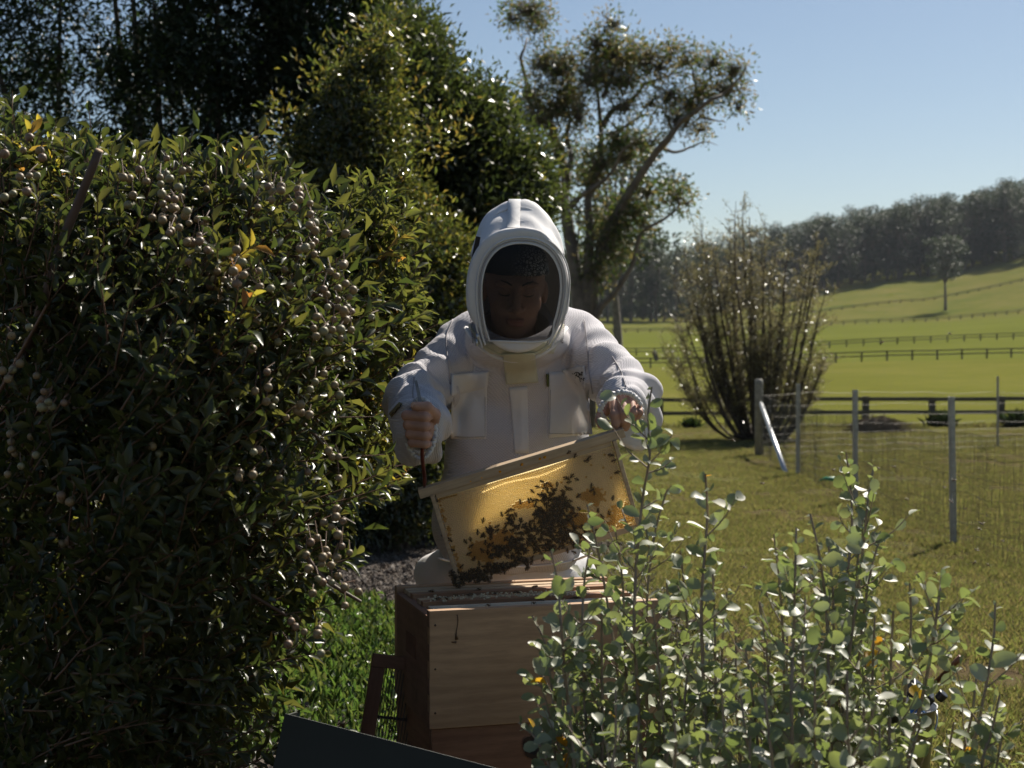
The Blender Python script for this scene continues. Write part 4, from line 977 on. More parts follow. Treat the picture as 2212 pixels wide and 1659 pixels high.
# ------------------------------------------------------------------ the beekeeper
def Wp(px, py, D): return W(px, py, 3.42 + (D - 3.42) * 1.42 if D > 3.42 else D)
def Wh(px, py, D): return W(px, py, D + .10)
PER = empty('person', (W(1110, 900, 3.8)[0], 3.85, float(terrain(0, 3.85))), 'beekeeper in white ventilated bee suit and veiled hood holding up a honeycomb frame', 'person')
SHL, ELL = Wp(1008, 750, 3.79), Wp(896, 866, 3.68)
SHR, ELR = Wp(1246, 740, 3.79), Wp(1358, 848, 3.64)
WRL, WRR = Wp(906, 915, 3.42), Wp(1347, 866, 3.51)
def suit_raw(p):
    t = sdell(p, Wp(1122, 810, 3.81), (.168, .120, .17)); t = smin(t, sdell(p, Wp(1118, 965, 3.80), (.182, .138, .19)), .06)
    t = smin(t, sdell(p, Wp(1098, 1130, 3.80), (.205, .165, .17)), .06)
    t = smin(t, sdcap(p, Wp(1060, 720, 3.80), SHL, .078, .074), .05); t = smin(t, sdcap(p, Wp(1180, 715, 3.80), SHR, .078, .074), .05)
    t = smin(t, sdell(p, W(1116, 735, 3.83), (.130, .19, .075)), .03); t = smin(t, sdell(p, W(1118, 800, 3.92), (.12, .125, .08)), .04)
    a = sdcap(p, SHL, ELL, .074, .066); a = smin(a, sdcap(p, ELL, WRL, .066, .054), .02); a = smin(a, sdell(p, Wp(906, 928, 3.47), (.060, .070, .077)), .02)
    a = smin(a, sdell(p, Wp(893, 850, 3.60), (.050, .07, .05)), .02)
    b = sdcap(p, SHR, ELR, .074, .060); b = smin(b, sdcap(p, ELR, Wp(1352, 862, 3.56), .058, .050), .02); b = smin(b, sdcap(p, Wp(1352, 862, 3.56), W(1347, 866, 3.53), .050, .047), .02)
    b = smin(b, sdcap(p, Wp(1392, 862, 3.62), Wp(1388, 955, 3.60), .030, .012), .035); b = smin(b, sdell(p, Wp(1380, 900, 3.60), (.036, .05, .055)), .03)
    return t, a, b
def suitf(p):
    t, a, b = suit_raw(p)
    X, Y, Z = p
    # drapes: hanging folds on the torso, gathers on the sleeves
    t = t - .0085 * np.sin(X * 48 + 2.2 * np.sin(Z * 7 + 1) + 1.5 * wob(p, 14, 3)) * np.clip((1.32 - Z) * 3, .1, 1) - .007 * wob(p, 20, 0)
    sag = Z - (X - .02) ** 2 * 4
    t = t - .003 * np.sin(sag * 60 + 2 * wob(p, 10, 8)) * np.clip((Z - 1.0) * 3, 0, 1)
    def sleeve(v, S, E, ph):
        ax = E - S; L = np.linalg.norm(ax); ax = ax / L; h = (X - S[0]) * ax[0] + (Y - S[1]) * ax[1] + (Z - S[2]) * ax[2]
        perp = (X - S[0]) * ax[2] - (Z - S[2]) * ax[0]
        w_ = np.clip(h / L * 2.2 - .2, .15, 1.0)
        r1 = np.sin(h * 88 + perp * 38 * ph + 2.4 * wob(p, 17, 5) + ph); r2 = np.sin(h * 55 - perp * 60 * ph + 2 * wob(p, 12, 9))
        return v - .0066 * w_ * (np.maximum(r1, -.3)) - .0055 * r2 * w_ - .0035 * wob(p, 60, 12)
    a = sleeve(a, SHL, ELL, 1.0); b = sleeve(b, SHR, ELR, -1.0)
    f = smin(smin(t, a, .018), b, .018) - .003
    # sleeve openings
    f = smax(f, -sdell(p, W(908, 925, 3.37), (.031, .095, .058)), .006)
    f = smax(f, -sdell(p, W(1343, 878, 3.50), (.034, .10, .037)), .006)
    # neck opening inside the hood
    f = smax(f, -sdell(p, W(1116, 690, 3.76), (.080, .17, .064)), .01)
    # hem gathered over the trousers
    hz = Wp(1100, 1228, 3.8)[2]
    f = smax(f, -(p[2] - hz) - .0, .02)
    return f
lo, hi = (-.38, 3.36, Wp(0, 1250, 3.8)[2] - .02), (.46, 4.24, 1.54)
V, Q = surfnet(suitf, lo, hi, .0058); mb = MB(); mb.add(V, [Q]); JACKET = mb.obj('suit_jacket', M['suitmesh'], PER)
# trousers: hips and legs
def trous(p):
    f = sdell(p, Wp(1094, 1262, 3.84), (.212, .158, .15))
    f = smin(f, sdcap(p, Wp(1020, 1330, 3.86), (-.20, 4.10, .05), .118, .085), .05); f = smin(f, sdcap(p, Wp(1180, 1330, 3.86), (.12, 4.00, .05), .118, .085), .05)
    f = smin(f, sdcap(p, Wp(940, 1235, 3.84), Wp(1250, 1235, 3.84), .045, .045), .03)
    return f - .004 - .006 * wob(p, 26, 2) - .004 * np.sin(p[2] * 34 + p[0] * 30 + 2 * wob(p, 11, 7))
V, Q = surfnet(trous, (-.42, 3.7, .03), (.40, 4.32, .96), .0085); mb = MB(); mb.add(V, [Q]); mb.obj('suit_trousers', M['suit'], PER)
for lx, ly in ((-.20, 4.05), (.12, 3.95)):
    def boot(p): return smin(sdcap(p, (lx, ly + .05, .12), (lx, ly + .05, .03), .055, .055), sdcap(p, (lx, ly + .04, .045), (lx - .01, ly - .14, .04), .048, .042), .03)
    V, Q = surfnet(lambda p: np.maximum(boot(p), -p[2] + .002), (lx - .08, ly - .22, -.01), (lx + .08, ly + .14, .2), .008); mb = MB(); mb.add(V, [Q]); mb.obj('boot', M['blackplastic'], PER)

def surf_at(px, py, d0=3.30, d1=4.10, f=suitf):
    """nearest point of the suit seen at picture positions px, py, with its outward normal"""
    px = np.asarray(px, float); py = np.asarray(py, float); ds = np.linspace(d0, d1, 110)
    P = [(px[..., None] - 1106) * ds / F, ds + 0 * px[..., None], CAMZ + (750 - py[..., None]) * ds / F]
    v = f(P); i = np.argmax(v < 0, -1); i = np.where((v < 0).any(-1), np.maximum(i, 1), 40)
    va = np.take_along_axis(v, (i - 1)[..., None], -1)[..., 0]; vb = np.take_along_axis(v, i[..., None], -1)[..., 0]
    t = np.clip(va / (va - vb + 1e-9), 0, 1); D = ds[i - 1] + (ds[i] - ds[i - 1]) * t
    S = np.stack([(px - 1106) * D / F, D, CAMZ + (750 - py) * D / F], -1)
    return S
def patch(name, corners, mat, th=.004, nu=14, nv=16, parent=JACKET, puff=.0, smoothn=2, f=suitf, drop=None):
    """cloth panel sewn on the suit: corners (tl, tr, br, bl) in picture coordinates"""
    c = [np.array(x, float) for x in corners]; u = np.linspace(0, 1, nu)[None, :, None]; v = np.linspace(0, 1, nv)[:, None, None]
    G = (c[0] * (1 - u) + c[1] * u) * (1 - v) + (c[3] * (1 - u) + c[2] * u) * v
    S = surf_at(G[..., 0], G[..., 1], f=f)
    for _ in range(smoothn):
        T_ = S.copy(); T_[1:-1] = (S[:-2] + S[2:] + 2 * S[1:-1]) / 4; T_[:, 1:-1] = (T_[:, :-2] + T_[:, 2:] + 2 * T_[:, 1:-1]) / 4; S = T_
    bul = np.sin(np.pi * u[..., 0]) * np.sin(np.pi * v[..., 0]); A = S.copy(); A[..., 1] -= th + puff * bul * (1 + .5 * np.sin(u[..., 0] * 11 + 3 * v[..., 0]))
    if drop: A[..., 1] -= drop * v[..., 0] ** 1.5
    B = S.copy(); B[..., 1] += .004; n_, m_ = nv, nu
    i = np.arange(n_ - 1)[:, None]; j = np.arange(m_ - 1)[None]; q = np.stack([i * m_ + j, (i + 1) * m_ + j, (i + 1) * m_ + j + 1, i * m_ + j + 1], -1).reshape(-1, 4)
    k = n_ * m_; bd = [(0, j) for j in range(m_)] + [(i, m_ - 1) for i in range(1, n_)] + [(n_ - 1, j) for j in range(m_ - 2, -1, -1)] + [(i, 0) for i in range(n_ - 2, 0, -1)]
    b = np.array([x * m_ + y for x, y in bd]); b2 = np.roll(b, -1); side = np.stack([b, b2, b2 + k, b + k], 1)
    mb = MB(); mb.add(np.concatenate([A.reshape(-1, 3), B.reshape(-1, 3)]), [q, side]); o = mb.obj(name, mat, parent); return o
def seam(name, pts, r, mat, n=24, off=.004, parent=JACKET, closed=False, f=suitf):
    P = smoothpath([(a, b, 0) for a, b in pts], n); S = surf_at(P[:, 0], P[:, 1], f=f); S[:, 1] -= off
    S[1:-1] = (S[:-2] + S[2:] + 2 * S[1:-1]) / 4
    mb = MB(); tube(mb, S, r, 5); return mb.obj(name, mat, parent)
patch('chest_pocket', [(977, 826), (1052, 818), (1050, 948), (973, 948)], M['suit'], .002, puff=.004)
patch('chest_pocket', [(1186, 804), (1262, 800), (1280, 938), (1184, 946)], M['suit'], .002, puff=.004)
patch('pocket_flap', [(976, 808), (1056, 803), (1053, 836), (975, 856)], M['suit'], .009, puff=.003, nv=8)
patch('pocket_flap', [(1213, 799), (1262, 790), (1265, 838), (1240, 832)], M['suit'], .009, puff=.003, nv=8)
for x0, y0, x1, y1, dd in ((981, 858, 1048, 943, 0), (1189, 842, 1275, 936, 2)):
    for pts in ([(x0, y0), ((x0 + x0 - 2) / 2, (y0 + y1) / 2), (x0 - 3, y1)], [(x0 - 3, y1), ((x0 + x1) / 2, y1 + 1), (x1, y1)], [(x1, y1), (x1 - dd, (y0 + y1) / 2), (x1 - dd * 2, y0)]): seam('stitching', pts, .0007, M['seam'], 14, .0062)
patch('front_placket', [(1100, 838), (1139, 835), (1143, 978), (1112, 978)], M['suit'], .003, puff=.002)
patch('neck_flap', [(1085, 764), (1155, 762), (1163, 826), (1093, 830)], M['suitdirty'], .016, puff=.004, drop=.006)
patch('tag', [(1180, 808), (1186, 808), (1186, 835), (1181, 835)], simple('olive_tag', (.10, .11, .03), .8), .012, 3, 5)
pl = patch('sleeve_patch', [(840, 893), (862, 868), (870, 872), (846, 902)], simple('olive_woven_patch', (.20, .16, .07), .8), .004, 5, 5, smoothn=0)
blk = simple('black_print', (.01, .01, .01), .6)
for s_ in ([(846, 896), (850, 890), (853, 893), (857, 884)], [(856, 886), (861, 879), (863, 882), (866, 873)]):
    seam('lettering', s_, .0010, blk, 10, .0065)
# embroidered script and bee on the pocket flap
cv = lambda x, y: ((1600 + x / 15.8) * .7373, (1050 + y / 15.8) * .7373)
lg = MB()
for st_ in ([(1265, 725), (1330, 660), (1410, 640), (1490, 665), (1560, 740), (1620, 800), (1690, 870)], [(1400, 700), (1385, 760), (1430, 820), (1520, 880), (1560, 900)], [(1490, 700), (1530, 750), (1500, 800), (1480, 830)],
            [(1330, 800), (1400, 790)], [(1560, 890), (1550, 960), (1560, 1020), (1580, 1075)], [(1590, 900), (1610, 960), (1640, 900), (1650, 950), (1700, 980), (1760, 1040)], [(1690, 960), (1740, 900), (1750, 950)],
            [(1600, 700), (1620, 640), (1660, 620), (1670, 680), (1650, 760), (1610, 730), (1600, 700)], [(1650, 760), (1690, 800), (1670, 860)], [(1195, 712), (1215, 716)], [(1350, 890), (1360, 905)]):
    g_ = [cv(a, b) for a, b in st_]; P = smoothpath([(a, b, 0) for a, b in g_], 12); S = surf_at(P[:, 0], P[:, 1]); S[:, 1] = S[:, 1].mean() * .4 + S[:, 1] * .6 - .0165; tube(lg, S, .0011, 5)
lg.obj('embroidery', blk, JACKET)
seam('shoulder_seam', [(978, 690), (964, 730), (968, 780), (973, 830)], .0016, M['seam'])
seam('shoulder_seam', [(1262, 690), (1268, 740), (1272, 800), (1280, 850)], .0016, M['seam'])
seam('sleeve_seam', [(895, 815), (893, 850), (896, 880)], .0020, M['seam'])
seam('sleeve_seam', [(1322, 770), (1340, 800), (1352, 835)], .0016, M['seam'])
seam('hem_seam', [(945, 1205), (1020, 1222), (1120, 1224), (1220, 1215), (1280, 1195)], .003, M['suit'], 40)

# hood
HC = Wh(1118, 640, 3.64); HP0 = Wh(1118, 640, 3.475); HB = rad(12); HN = np.array((0, -math.cos(HB), -math.sin(HB)))
def onplane(px, py, off=0.0):
    d = np.stack([(np.asarray(px, float) - 1106) / F, np.ones_like(np.asarray(px, float)), (750 - np.asarray(py, float)) / F], -1); c0 = np.array((0, 0, CAMZ))
    t = ((HP0 - c0 + HN * off) @ HN) / (d @ HN); return c0 + d * t[..., None]
OPEN = np.array([(1057, 736), (1047, 700), (1041, 655), (1041, 610), (1051, 570), (1073, 541), (1100, 528), (1130, 525), (1160, 530), (1186, 546), (1204, 575), (1211, 610), (1208, 650), (1197, 695), (1178, 736)], float)
def hood_outer(p):
    u = p[0] - HC[0]; v = p[1] - HC[1]; w_ = p[2] - HC[2]
    s = np.clip((v + .17) / .15, 0, 1); s = s * s * (3 - 2 * s)
    rz = .152 + .081 * s; rx = np.where(w_ < 0, .1220 * (1 + np.clip(w_, -.2, 0) * .45), .1220)
    wp = np.maximum(w_, 0); vb = np.maximum(v - .01, 0)
    q = np.sqrt((np.abs(u) / rx) ** 2.4 + (wp / rz) ** 2.15 + (vb / .19) ** 2 + 1e-9)
    f = (q - 1) * .115 - .0028 * wob(p, 42, 4) * np.clip((w_ - .05) * 12, 0, 1) - .0016 * wob(p, 90, 10) * np.clip((w_ - .05) * 12, 0, 1) - .0016 * np.sin(v * 95 + 9 * u + 1.5 * wob(p, 30, 2)) * np.clip(w_ * 9, 0, 1)
    return smax(f, -(w_ + .138 - 6.5 * u * u), .02)
def polysd(px, py, poly):
    d = edgedist(px.ravel(), py.ravel(), poly).reshape(px.shape); ins = inpoly(px.ravel(), py.ravel(), poly).reshape(px.shape); return np.where(ins, -d, d)
_opw = onplane(OPEN[:, 0], OPEN[:, 1])[:, [0, 2]]
def hoodf(p):
    o = hood_outer(p); pl_ = (p[0] - HP0[0]) * HN[0] + (p[1] - HP0[1]) * HN[1] + (p[2] - HP0[2]) * HN[2]
    out_ = smax(o, pl_, .012); inn = np.maximum(o + .009, pl_ + .010)
    f = np.maximum(out_, -inn)
    X2, Z2 = p[0][:, 0, :], p[2][:, 0, :]; s2 = polysd(X2, Z2, _opw)[:, None, :]
    cut = np.maximum(s2, (p[1] - (HP0[1] + .055))); f = smax(f, -cut, .004)
    u = p[0] - HC[0]; v = p[1] - HC[1]; w_ = p[2] - HC[2]
    win = np.maximum(np.maximum(np.abs(v + .045) - .085, np.abs(w_ + .010) - .105), .05 - np.abs(u)); f = np.maximum(f, -win)
    return f
V, Q = surfnet(hoodf, (HC[0] - .14, HC[1] - .26, HC[2] - .17), (HC[0] + .14, HC[1] + .22, HC[2] + .25), .0042)
mb = MB(); mb.add(V, [Q]); HOOD = mb.obj('hood', M['suit'], PER)
def sidef(p):
    o = hood_outer(p); u = p[0] - HC[0]; v = p[1] - HC[1]; w_ = p[2] - HC[2]
    sh = np.abs(o + .0045) - .0012; return np.maximum(sh, np.maximum(np.maximum(np.abs(v + .045) - .087, np.abs(w_ + .010) - .107), .045 - np.abs(u)))
mb = MB()
for sg in (-1, 1):
    vv = np.linspace(-.13, .04, 16); ww = np.linspace(-.115, .095, 20); G = np.zeros((20, 16, 3))
    for i, w1 in enumerate(ww):
        for j, v1 in enumerate(vv):
            rx = .1220 * (1 + min(0, w1) * .75); s_ = min(1, max(0, (v1 + .17) / .15)); s_ = s_ * s_ * (3 - 2 * s_); rz = .152 + .081 * s_
            uu = rx * max(.05, 1 - (max(w1, 0) / rz) ** 2 - (max(v1 - .01, 0) / .19) ** 2) ** (1 / 2.2)
            G[i, j] = (HC[0] + sg * (uu - .004), HC[1] + v1, HC[2] + w1)
    i = np.arange(19)[:, None]; j = np.arange(15)[None]; q = np.stack([i * 16 + j, i * 16 + j + 1, (i + 1) * 16 + j + 1, (i + 1) * 16 + j], -1).reshape(-1, 4); mb.add(G.reshape(-1, 3), [q])
mb.obj('side_netting', M['sidenet'], HOOD)
def rimtube(name, sc, r, off, mat, dy=0, sub=None, n=90, jit=0, cx=1124, cy=640):
    pts = [(cx + (x - cx) * sc[0], cy + (y - cy) * sc[1]) for x, y in OPEN]
    P = smoothpath([(a, b, 0) for a, b in pts + [pts[0]]], n) if sub is None else smoothpath([(a, b, 0) for a, b in pts[sub[0]:sub[1]]], n)
    S = onplane(P[:, 0], P[:, 1], off); mb = MB(); tube(mb, S, r, 8); return mb.obj(name, mat, HOOD)
rimtube('rim_piping', (1.0, 1.0), .0030, .001, M['suit'])
rimtube('rim_piping', (1.13, 1.10), .0024, .001, M['suit'], sub=(0, 15))
rimtube('rim_piping', (1.22, 1.16), .0022, -.002, M['suit'], sub=(0, 15))
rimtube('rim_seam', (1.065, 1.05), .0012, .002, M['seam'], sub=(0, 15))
# zip along the hood base and its puller
def basecurve(n, dyp=0, k=1.0):
    th = np.linspace(rad(-62), rad(62), n); P = []
    for t in th: P.append((1115 + 108 * k * math.sin(t) / math.sin(rad(62)), 700 + dyp + 70 * (math.cos(t) - math.cos(rad(62))) / (1 - math.cos(rad(62)))))
    return P
seam('neck_zip', basecurve(12, 2, .93), .0042, M['suitdirty'], 40, .006); seam('neck_piping', basecurve(12, 9), .0065, M['suit'], 40, .002)
patch('chin_panel', [(1030, 738), (1205, 738), (1196, 764), (1045, 764)], M['suitdirty'], .006, 20, 5, puff=.006)
m = MB(); z0 = onplane(np.array([1031.0]), np.array([727.0]), .010)[0]
box(m, z0, (.007, .003, .014)); tube(m, [z0 + (-.001, -.002, -.006), z0 + (-.002, -.003, -.022)], [.0022, .0040], 8); m.obj('zip_puller', M['steel'], HOOD)
# visor bands and strap over the crown
def hood_pt(u, v):
    s = min(1, max(0, (v + .17) / .15)); s = s * s * (3 - 2 * s); rz = .152 + .081 * s
    q = 1 - (abs(u) / .1220) ** 2.2 - (max(v - .01, 0) / .19) ** 2; return np.array((HC[0] + u, HC[1] + v, HC[2] + rz * math.sqrt(max(q, 0))))
for v1, nm in ((-.118, 'visor_seam'), (-.070, 'visor_band')):
    P = np.array([hood_pt(u, v1) for u in np.sin(np.linspace(-1.35, 1.35, 40)) * .112]); mb = MB(); tube(mb, P - (0, 0, .0022), .0036, 6); mb.obj(nm, M['suit'], HOOD)
P = np.array([hood_pt(-.006 + .004 * math.sin(v * 9), v) for v in np.linspace(-.172, .12, 26)]); mb = MB()
T_ = unit(np.gradient(P, axis=0)); U_ = np.cross((1.0, 0, 0), T_); V = np.concatenate([P + U_ * o_ + np.array((x_, 0, 0)) for x_, o_ in ((-.015, .0005), (-.0145, .0035), (.0145, .0035), (.015, .0005))])
i = np.arange(25)[:, None]; j = np.arange(3)[None]; mb.add(V, [np.stack([i + j * 26, i + 1 + j * 26, i + 1 + (j + 1) * 26, i + (j + 1) * 26], -1).reshape(-1, 4)]); mb.obj('crown_strap', M['suit'], HOOD)
for sx_, pp in ((-1, [(1030, 510), (1040, 512), (1036, 535), (1020, 560)]), ):  # small black patch standing for the dark mesh side window
    S = np.array([onplane(np.array([a - 2.0]), np.array([b * 1.0]), -.035)[0] for a, b in pp]); mb = MB(); mb.add(np.concatenate([S, S + (0, .004, 0)]), [(0, 1, 2, 3), (4, 5, 6, 7), (0, 1, 5, 4), (1, 2, 6, 5), (2, 3, 7, 6), (3, 0, 4, 7)]); mb.obj('side_patch', M['black'], HOOD)
# veil
cx_, cy_ = OPEN.mean(0); mb = MB(); rings = []; OP2 = smoothpath([(a, b, 0) for a, b in list(OPEN) + [tuple(OPEN[0])]], 61)[:-1, :2]
for s_ in (1.0, .9, .75, .55, .3, .05):
    pts = np.array([(cx_, cy_)]) + (OP2 - (cx_, cy_)) * s_; rings.append(onplane(pts[:, 0], pts[:, 1], .002 + .028 * (1 - s_ ** 2)))
n_ = 60; i = np.arange(5)[:, None]; j = np.arange(n_)[None]; q = np.stack([i * n_ + j, i * n_ + (j + 1) % n_, (i + 1) * n_ + (j + 1) % n_, (i + 1) * n_ + j], -1).reshape(-1, 4)
mb.add(np.concatenate(rings), [q, (np.arange(n_) + 5 * n_)[None]]); mb.obj('veil', M['veil'], HOOD)

# body: one figure (head, neck, trunk, arms, hands)
HD = Wh(1112, 622, 3.645); RH = np.array(Euler((rad(17), rad(2), rad(3))).to_matrix())
def headf(p):
    q = rotp(p, HD, RH); ax = [np.abs(q[0]), q[1], q[2]]
    f = sdell(q, (0, .012, .035), (.073, .092, .085)); f = smin(f, sdell(q, (0, -.028, -.022), (.061, .064, .088)), .03); f = smin(f, sdell(q, (0, -.036, -.074), (.043, .046, .034)), .03)
    f = smin(f, sdell(q, (0, -.070, -.094), (.019, .017, .015)), .018)
    f = smin(f, sdell(ax, (.036, -.066, -.022), (.025, .024, .024)), .02)
    f = smax(f, -sdell(ax, (.029, -.103, .012), (.020, .019, .012)), .012)
    f = smin(f, sdell(ax, (.028, -.084, .032), (.027, .012, .008)), .012)
    f = smin(f, sdcap(q, (0, -.088, .020), (0, -.114, -.024), .007, .0115), .012); f = smin(f, sdell(ax, (.012, -.100, -.028), (.0085, .010, .0075)), .006)
    f = smin(f, sdell(ax, (.029, -.080, .012), (.0165, .0145, .0115)), .003)
    f = smin(f, sdell(q, (0, -.094, -.056), (.024, .009, .0052)), .006); f = smin(f, sdell(q, (0, -.092, -.0665), (.020, .010, .0065)), .006)
    f = smin(f, sdell(ax, (.074, .006, -.010), (.009, .018, .029)), .006)
    f = smin(f, sdcap(q, (0, .03, -.07), (0, .050, -.150), .054, .050), .03)
    return f
body = MB(); V, Q = surfnet(headf, (HD[0] - .11, HD[1] - .17, HD[2] - .25), (HD[0] + .11, HD[1] + .17, HD[2] + .14), .0030)
qq = rotp([V[:, 0], V[:, 1], V[:, 2]], HD, RH); lipv = (np.abs(qq[0]) < .024) & (qq[1] < -.092) & (qq[2] < -.051) & (qq[2] > -.0735)
body.add(V, [Q], lipv[Q].all(1).astype(np.int32))
# right hand (a fist round the hive tool), left hand (over the end of the top bar)
HA = W(907, 926, 3.34)
def fistf(p):
    q = [p[i] - HA[i] for i in range(3)]; f = None
    zz = [(.0290, .0112), (.0085, .0114), (-.0120, .0107), (-.0305, .0092)]
    pal = sdell(q, (-.004, .046, .0), (.029, .036, .044)); pal = smin(pal, sdcap(q, (0, .06, .0), (.0, .17, .012), .031, .028), .02)
    fs = []
    for k, (z, r) in enumerate(zz):
        sh = .004 * k
        g = sdcap(q, (-.027 + sh, .050, z * .95), (-.029 + sh, -.002, z), r * 1.05, r); g = smin(g, sdcap(q, (-.029 + sh, -.002, z), (.012, -.015, z - .0030), r, r * .95), .004); g = smin(g, sdcap(q, (.012, -.015, z - .003), (.018, .014, z - .004), r * .95, r * .85), .004); fs.append(g)
    f = pal
    for g in fs: f = smin(f, g, .0022)
    th = sdcap(q, (.022, .070, .004), (.030, .030, .030), .016, .0135); th = smin(th, sdcap(q, (.030, .030, .030), (.016, -.004, .0475), .0130, .0118), .006); th = smin(th, sdcap(q, (.016, -.004, .0475), (-.010, -.014, .0500), .0116, .0098), .004)
    return smin(f, th, .003)
V, Q = surfnet(fistf, (HA[0] - .055, HA[1] - .045, HA[2] - .06), (HA[0] + .055, HA[1] + .21, HA[2] + .075), .0018); body.add(V, [Q])
HB_ = W(1337, 876, 3.455)
cw = lambda x, y, dy: (W(1253.4 + x * .1111, 811 + y * .1111, 3.455)[0], 3.455 + dy, W(1253.4 + x * .1111, 811 + y * .1111, 3.455)[2])
def handf(p):
    pal = sdcap(p, cw(700, 500, .045), cw(1060, 520, .045), .019, .016); pal = smin(pal, sdcap(p, cw(760, 560, .075), cw(960, 560, .075), .020, .018), .02)
    pal = smin(pal, sdcap(p, cw(860, 560, .08), cw(960, 500, .17), .030, .028), .02)
    fg = [[(655, 470, .030), (665, 760, -.012), (685, 930, -.010), (690, 1075, .004)], [(830, 440, .028), (850, 720, -.016), (835, 870, -.008), (815, 980, .008)], [(1000, 480, .030), (1015, 720, -.010), (950, 880, .0), (890, 1030, .010)], [(1135, 560, .034), (1150, 720, .0), (1100, 830, .006), (1060, 880, .014)]]
    rr = [.0100, .0102, .0094, .0082]; f = pal
    for pts, r in zip(fg, rr):
        c = [cw(*a) for a in pts]; g = sdcap(p, c[0], c[1], r * 1.08, r); g = smin(g, sdcap(p, c[1], c[2], r, r * .92), .004); g = smin(g, sdcap(p, c[2], c[3], r * .92, r * .82), .004); f = smin(f, g, .0022)
    th = sdcap(p, cw(640, 600, .085), cw(470, 740, .060), .017, .0125); th = smin(th, sdcap(p, cw(470, 740, .060), cw(400, 880, .040), .0122, .0108), .005); th = smin(th, sdcap(p, cw(400, 880, .040), cw(415, 970, .022), .0106, .0090), .004)
    return smin(f, th, .004)
V, Q = surfnet(handf, (HB_[0] - .075, 3.41, HB_[2] - .075), (HB_[0] + .07, 3.66, HB_[2] + .075), .0018); body.add(V, [Q])
def trunkf(p):
    f = sdell(p, Wp(1120, 850, 3.84), (.11, .07, .18)); f = smin(f, sdell(p, Wp(1105, 1080, 3.85), (.12, .08, .2)), .05); f = smin(f, sdcap(p, SHL + (.04, .03, -.02), SHR + (-.04, .03, -.02), .04, .04), .03)
    f = smin(f, sdcap(p, SHL + (.02, .02, -.01), ELL + (.0, .01, 0), .034, .028), .02); f = smin(f, sdcap(p, ELL + (0, .01, 0), W(906, 915, 3.46), .028, .024), .01)
    f = smin(f, sdcap(p, SHR + (-.02, .02, -.01), ELR + (0, .01, 0), .034, .028), .02); f = smin(f, sdcap(p, ELR + (0, .01, 0), W(1352, 864, 3.57), .028, .024), .01)
    f = smin(f, sdcap(p, Wp(1040, 1250, 3.87), (-.20, 4.10, .12), .07, .035), .04); f = smin(f, sdcap(p, Wp(1170, 1250, 3.87), (.12, 4.00, .12), .07, .035), .04)
    return smin(f, sdcap(p, W(1112, 760, 3.92), W(1112, 690, 3.80), .06, .05), .02)
V, Q = surfnet(trunkf, (-.36, 3.4, .02), (.42, 4.24, 1.54), .012); body.add(V, [Q])
body.obj('body', [M['skin'], M['lips']], PER)
mb = MB()
for c, d_, r_ in ((HA + (-.013, -.0225, .053), 0, .0055), (np.array(cw(690, 1095, -.0045)), 0, .0058)):
    th = np.linspace(0, 2 * np.pi, 13)[:-1]; V = [c + (0, -.0008, 0)] + [c + (r_ * math.cos(t), 0, r_ * 1.1 * math.sin(t)) for t in th]; mb.add(V, [(0, 1 + (i + 1) % 12, 1 + i) for i in range(12)])
mb.obj('fingernails', M['nail'], PER)
# ring, eyebrows, lashes
mb = MB(); c = np.array(cw(1010, 640, .004)); th = np.linspace(0, 2 * np.pi, 20); tube(mb, np.stack([c[0] + .0108 * np.cos(th), c[1] + .0108 * np.sin(th), c[2] + .001 * np.cos(th)], -1), .0013, 6); box(mb, c + (.004, -.012, .0), (.004, .003, .004)); mb.obj('ring', M['gold'], PER)
mb = MB(); tw_ = lambda l: HD + RH @ np.array(l)
for s_ in (-1, 1):
    tube(mb, [tw_((s_ * x, y, z)) for x, y, z in ((.012, -.0975, .031), (.024, -.0965, .038), (.036, -.088, .039), (.046, -.076, .034))], [.0018, .0026, .0022, .001], 6)
    tube(mb, [tw_((s_ * x, y, z)) for x, y, z in ((.015, -.0915, .008), (.024, -.0955, .0045), (.033, -.0945, .0045), (.043, -.088, .008))], [.0008, .0015, .0015, .0008], 5)
mb.obj('eyebrows', M['hair'], PER)
def scarf(p):
    q = rotp(p, HD, RH); f = sdell(q, (0, .014, .038), (.081, .100, .092)) - .0018 * wob(q, 120, 3) - .0015 * np.sin(q[2] * 160 + 20 * q[0]); f = smin(f, sdell(q, (.0, -.018, .055), (.078, .078, .036)), .012)
    return smax(f, -(q[2] - .042 + .25 * np.maximum(q[1], -.05) - .0 * q[0] + .10 * np.abs(q[0])), .006)
V, Q = surfnet(scarf, (HD[0] - .11, HD[1] - .14, HD[2] - .04), (HD[0] + .11, HD[1] + .15, HD[2] + .16), .004)
b = N('black_patterned_scarf'); tc = b.n('TexCoord').outputs['Object']; vo = b.n('TexVoronoi', _feature='DISTANCE_TO_EDGE', Scale=130.0); b.put(vo, 'Vector', tc)
sp_ = b.n('SeparateXYZ', Vector=tc); rg = b.n('MapRange', i0=sp_.outputs['X'], i1=float(HD[0]) - .01, i2=float(HD[0]) + .055); zr = b.n('MapRange', i0=sp_.outputs['Z'], i1=float(HD[2]) + .110, i2=float(HD[2]) + .060)
ed_ = b.ramp(vo.outputs['Distance'], [(.10, (0, 0, 0)), (.16, (1, 1, 1))]); fc = b.mathn('MULTIPLY', b.mathn('MULTIPLY', rg.outputs[0], zr.outputs[0]), ed_.outputs[0])
M['scarf'] = b.done(b.n('BsdfPrincipled', Base__Color=b.mix(fc, (.010, .010, .012, 1), (.55, .53, .50, 1)), Roughness=.8))
mb = MB(); mb.add(V, [Q]); mb.obj('headscarf', M['scarf'], PER)
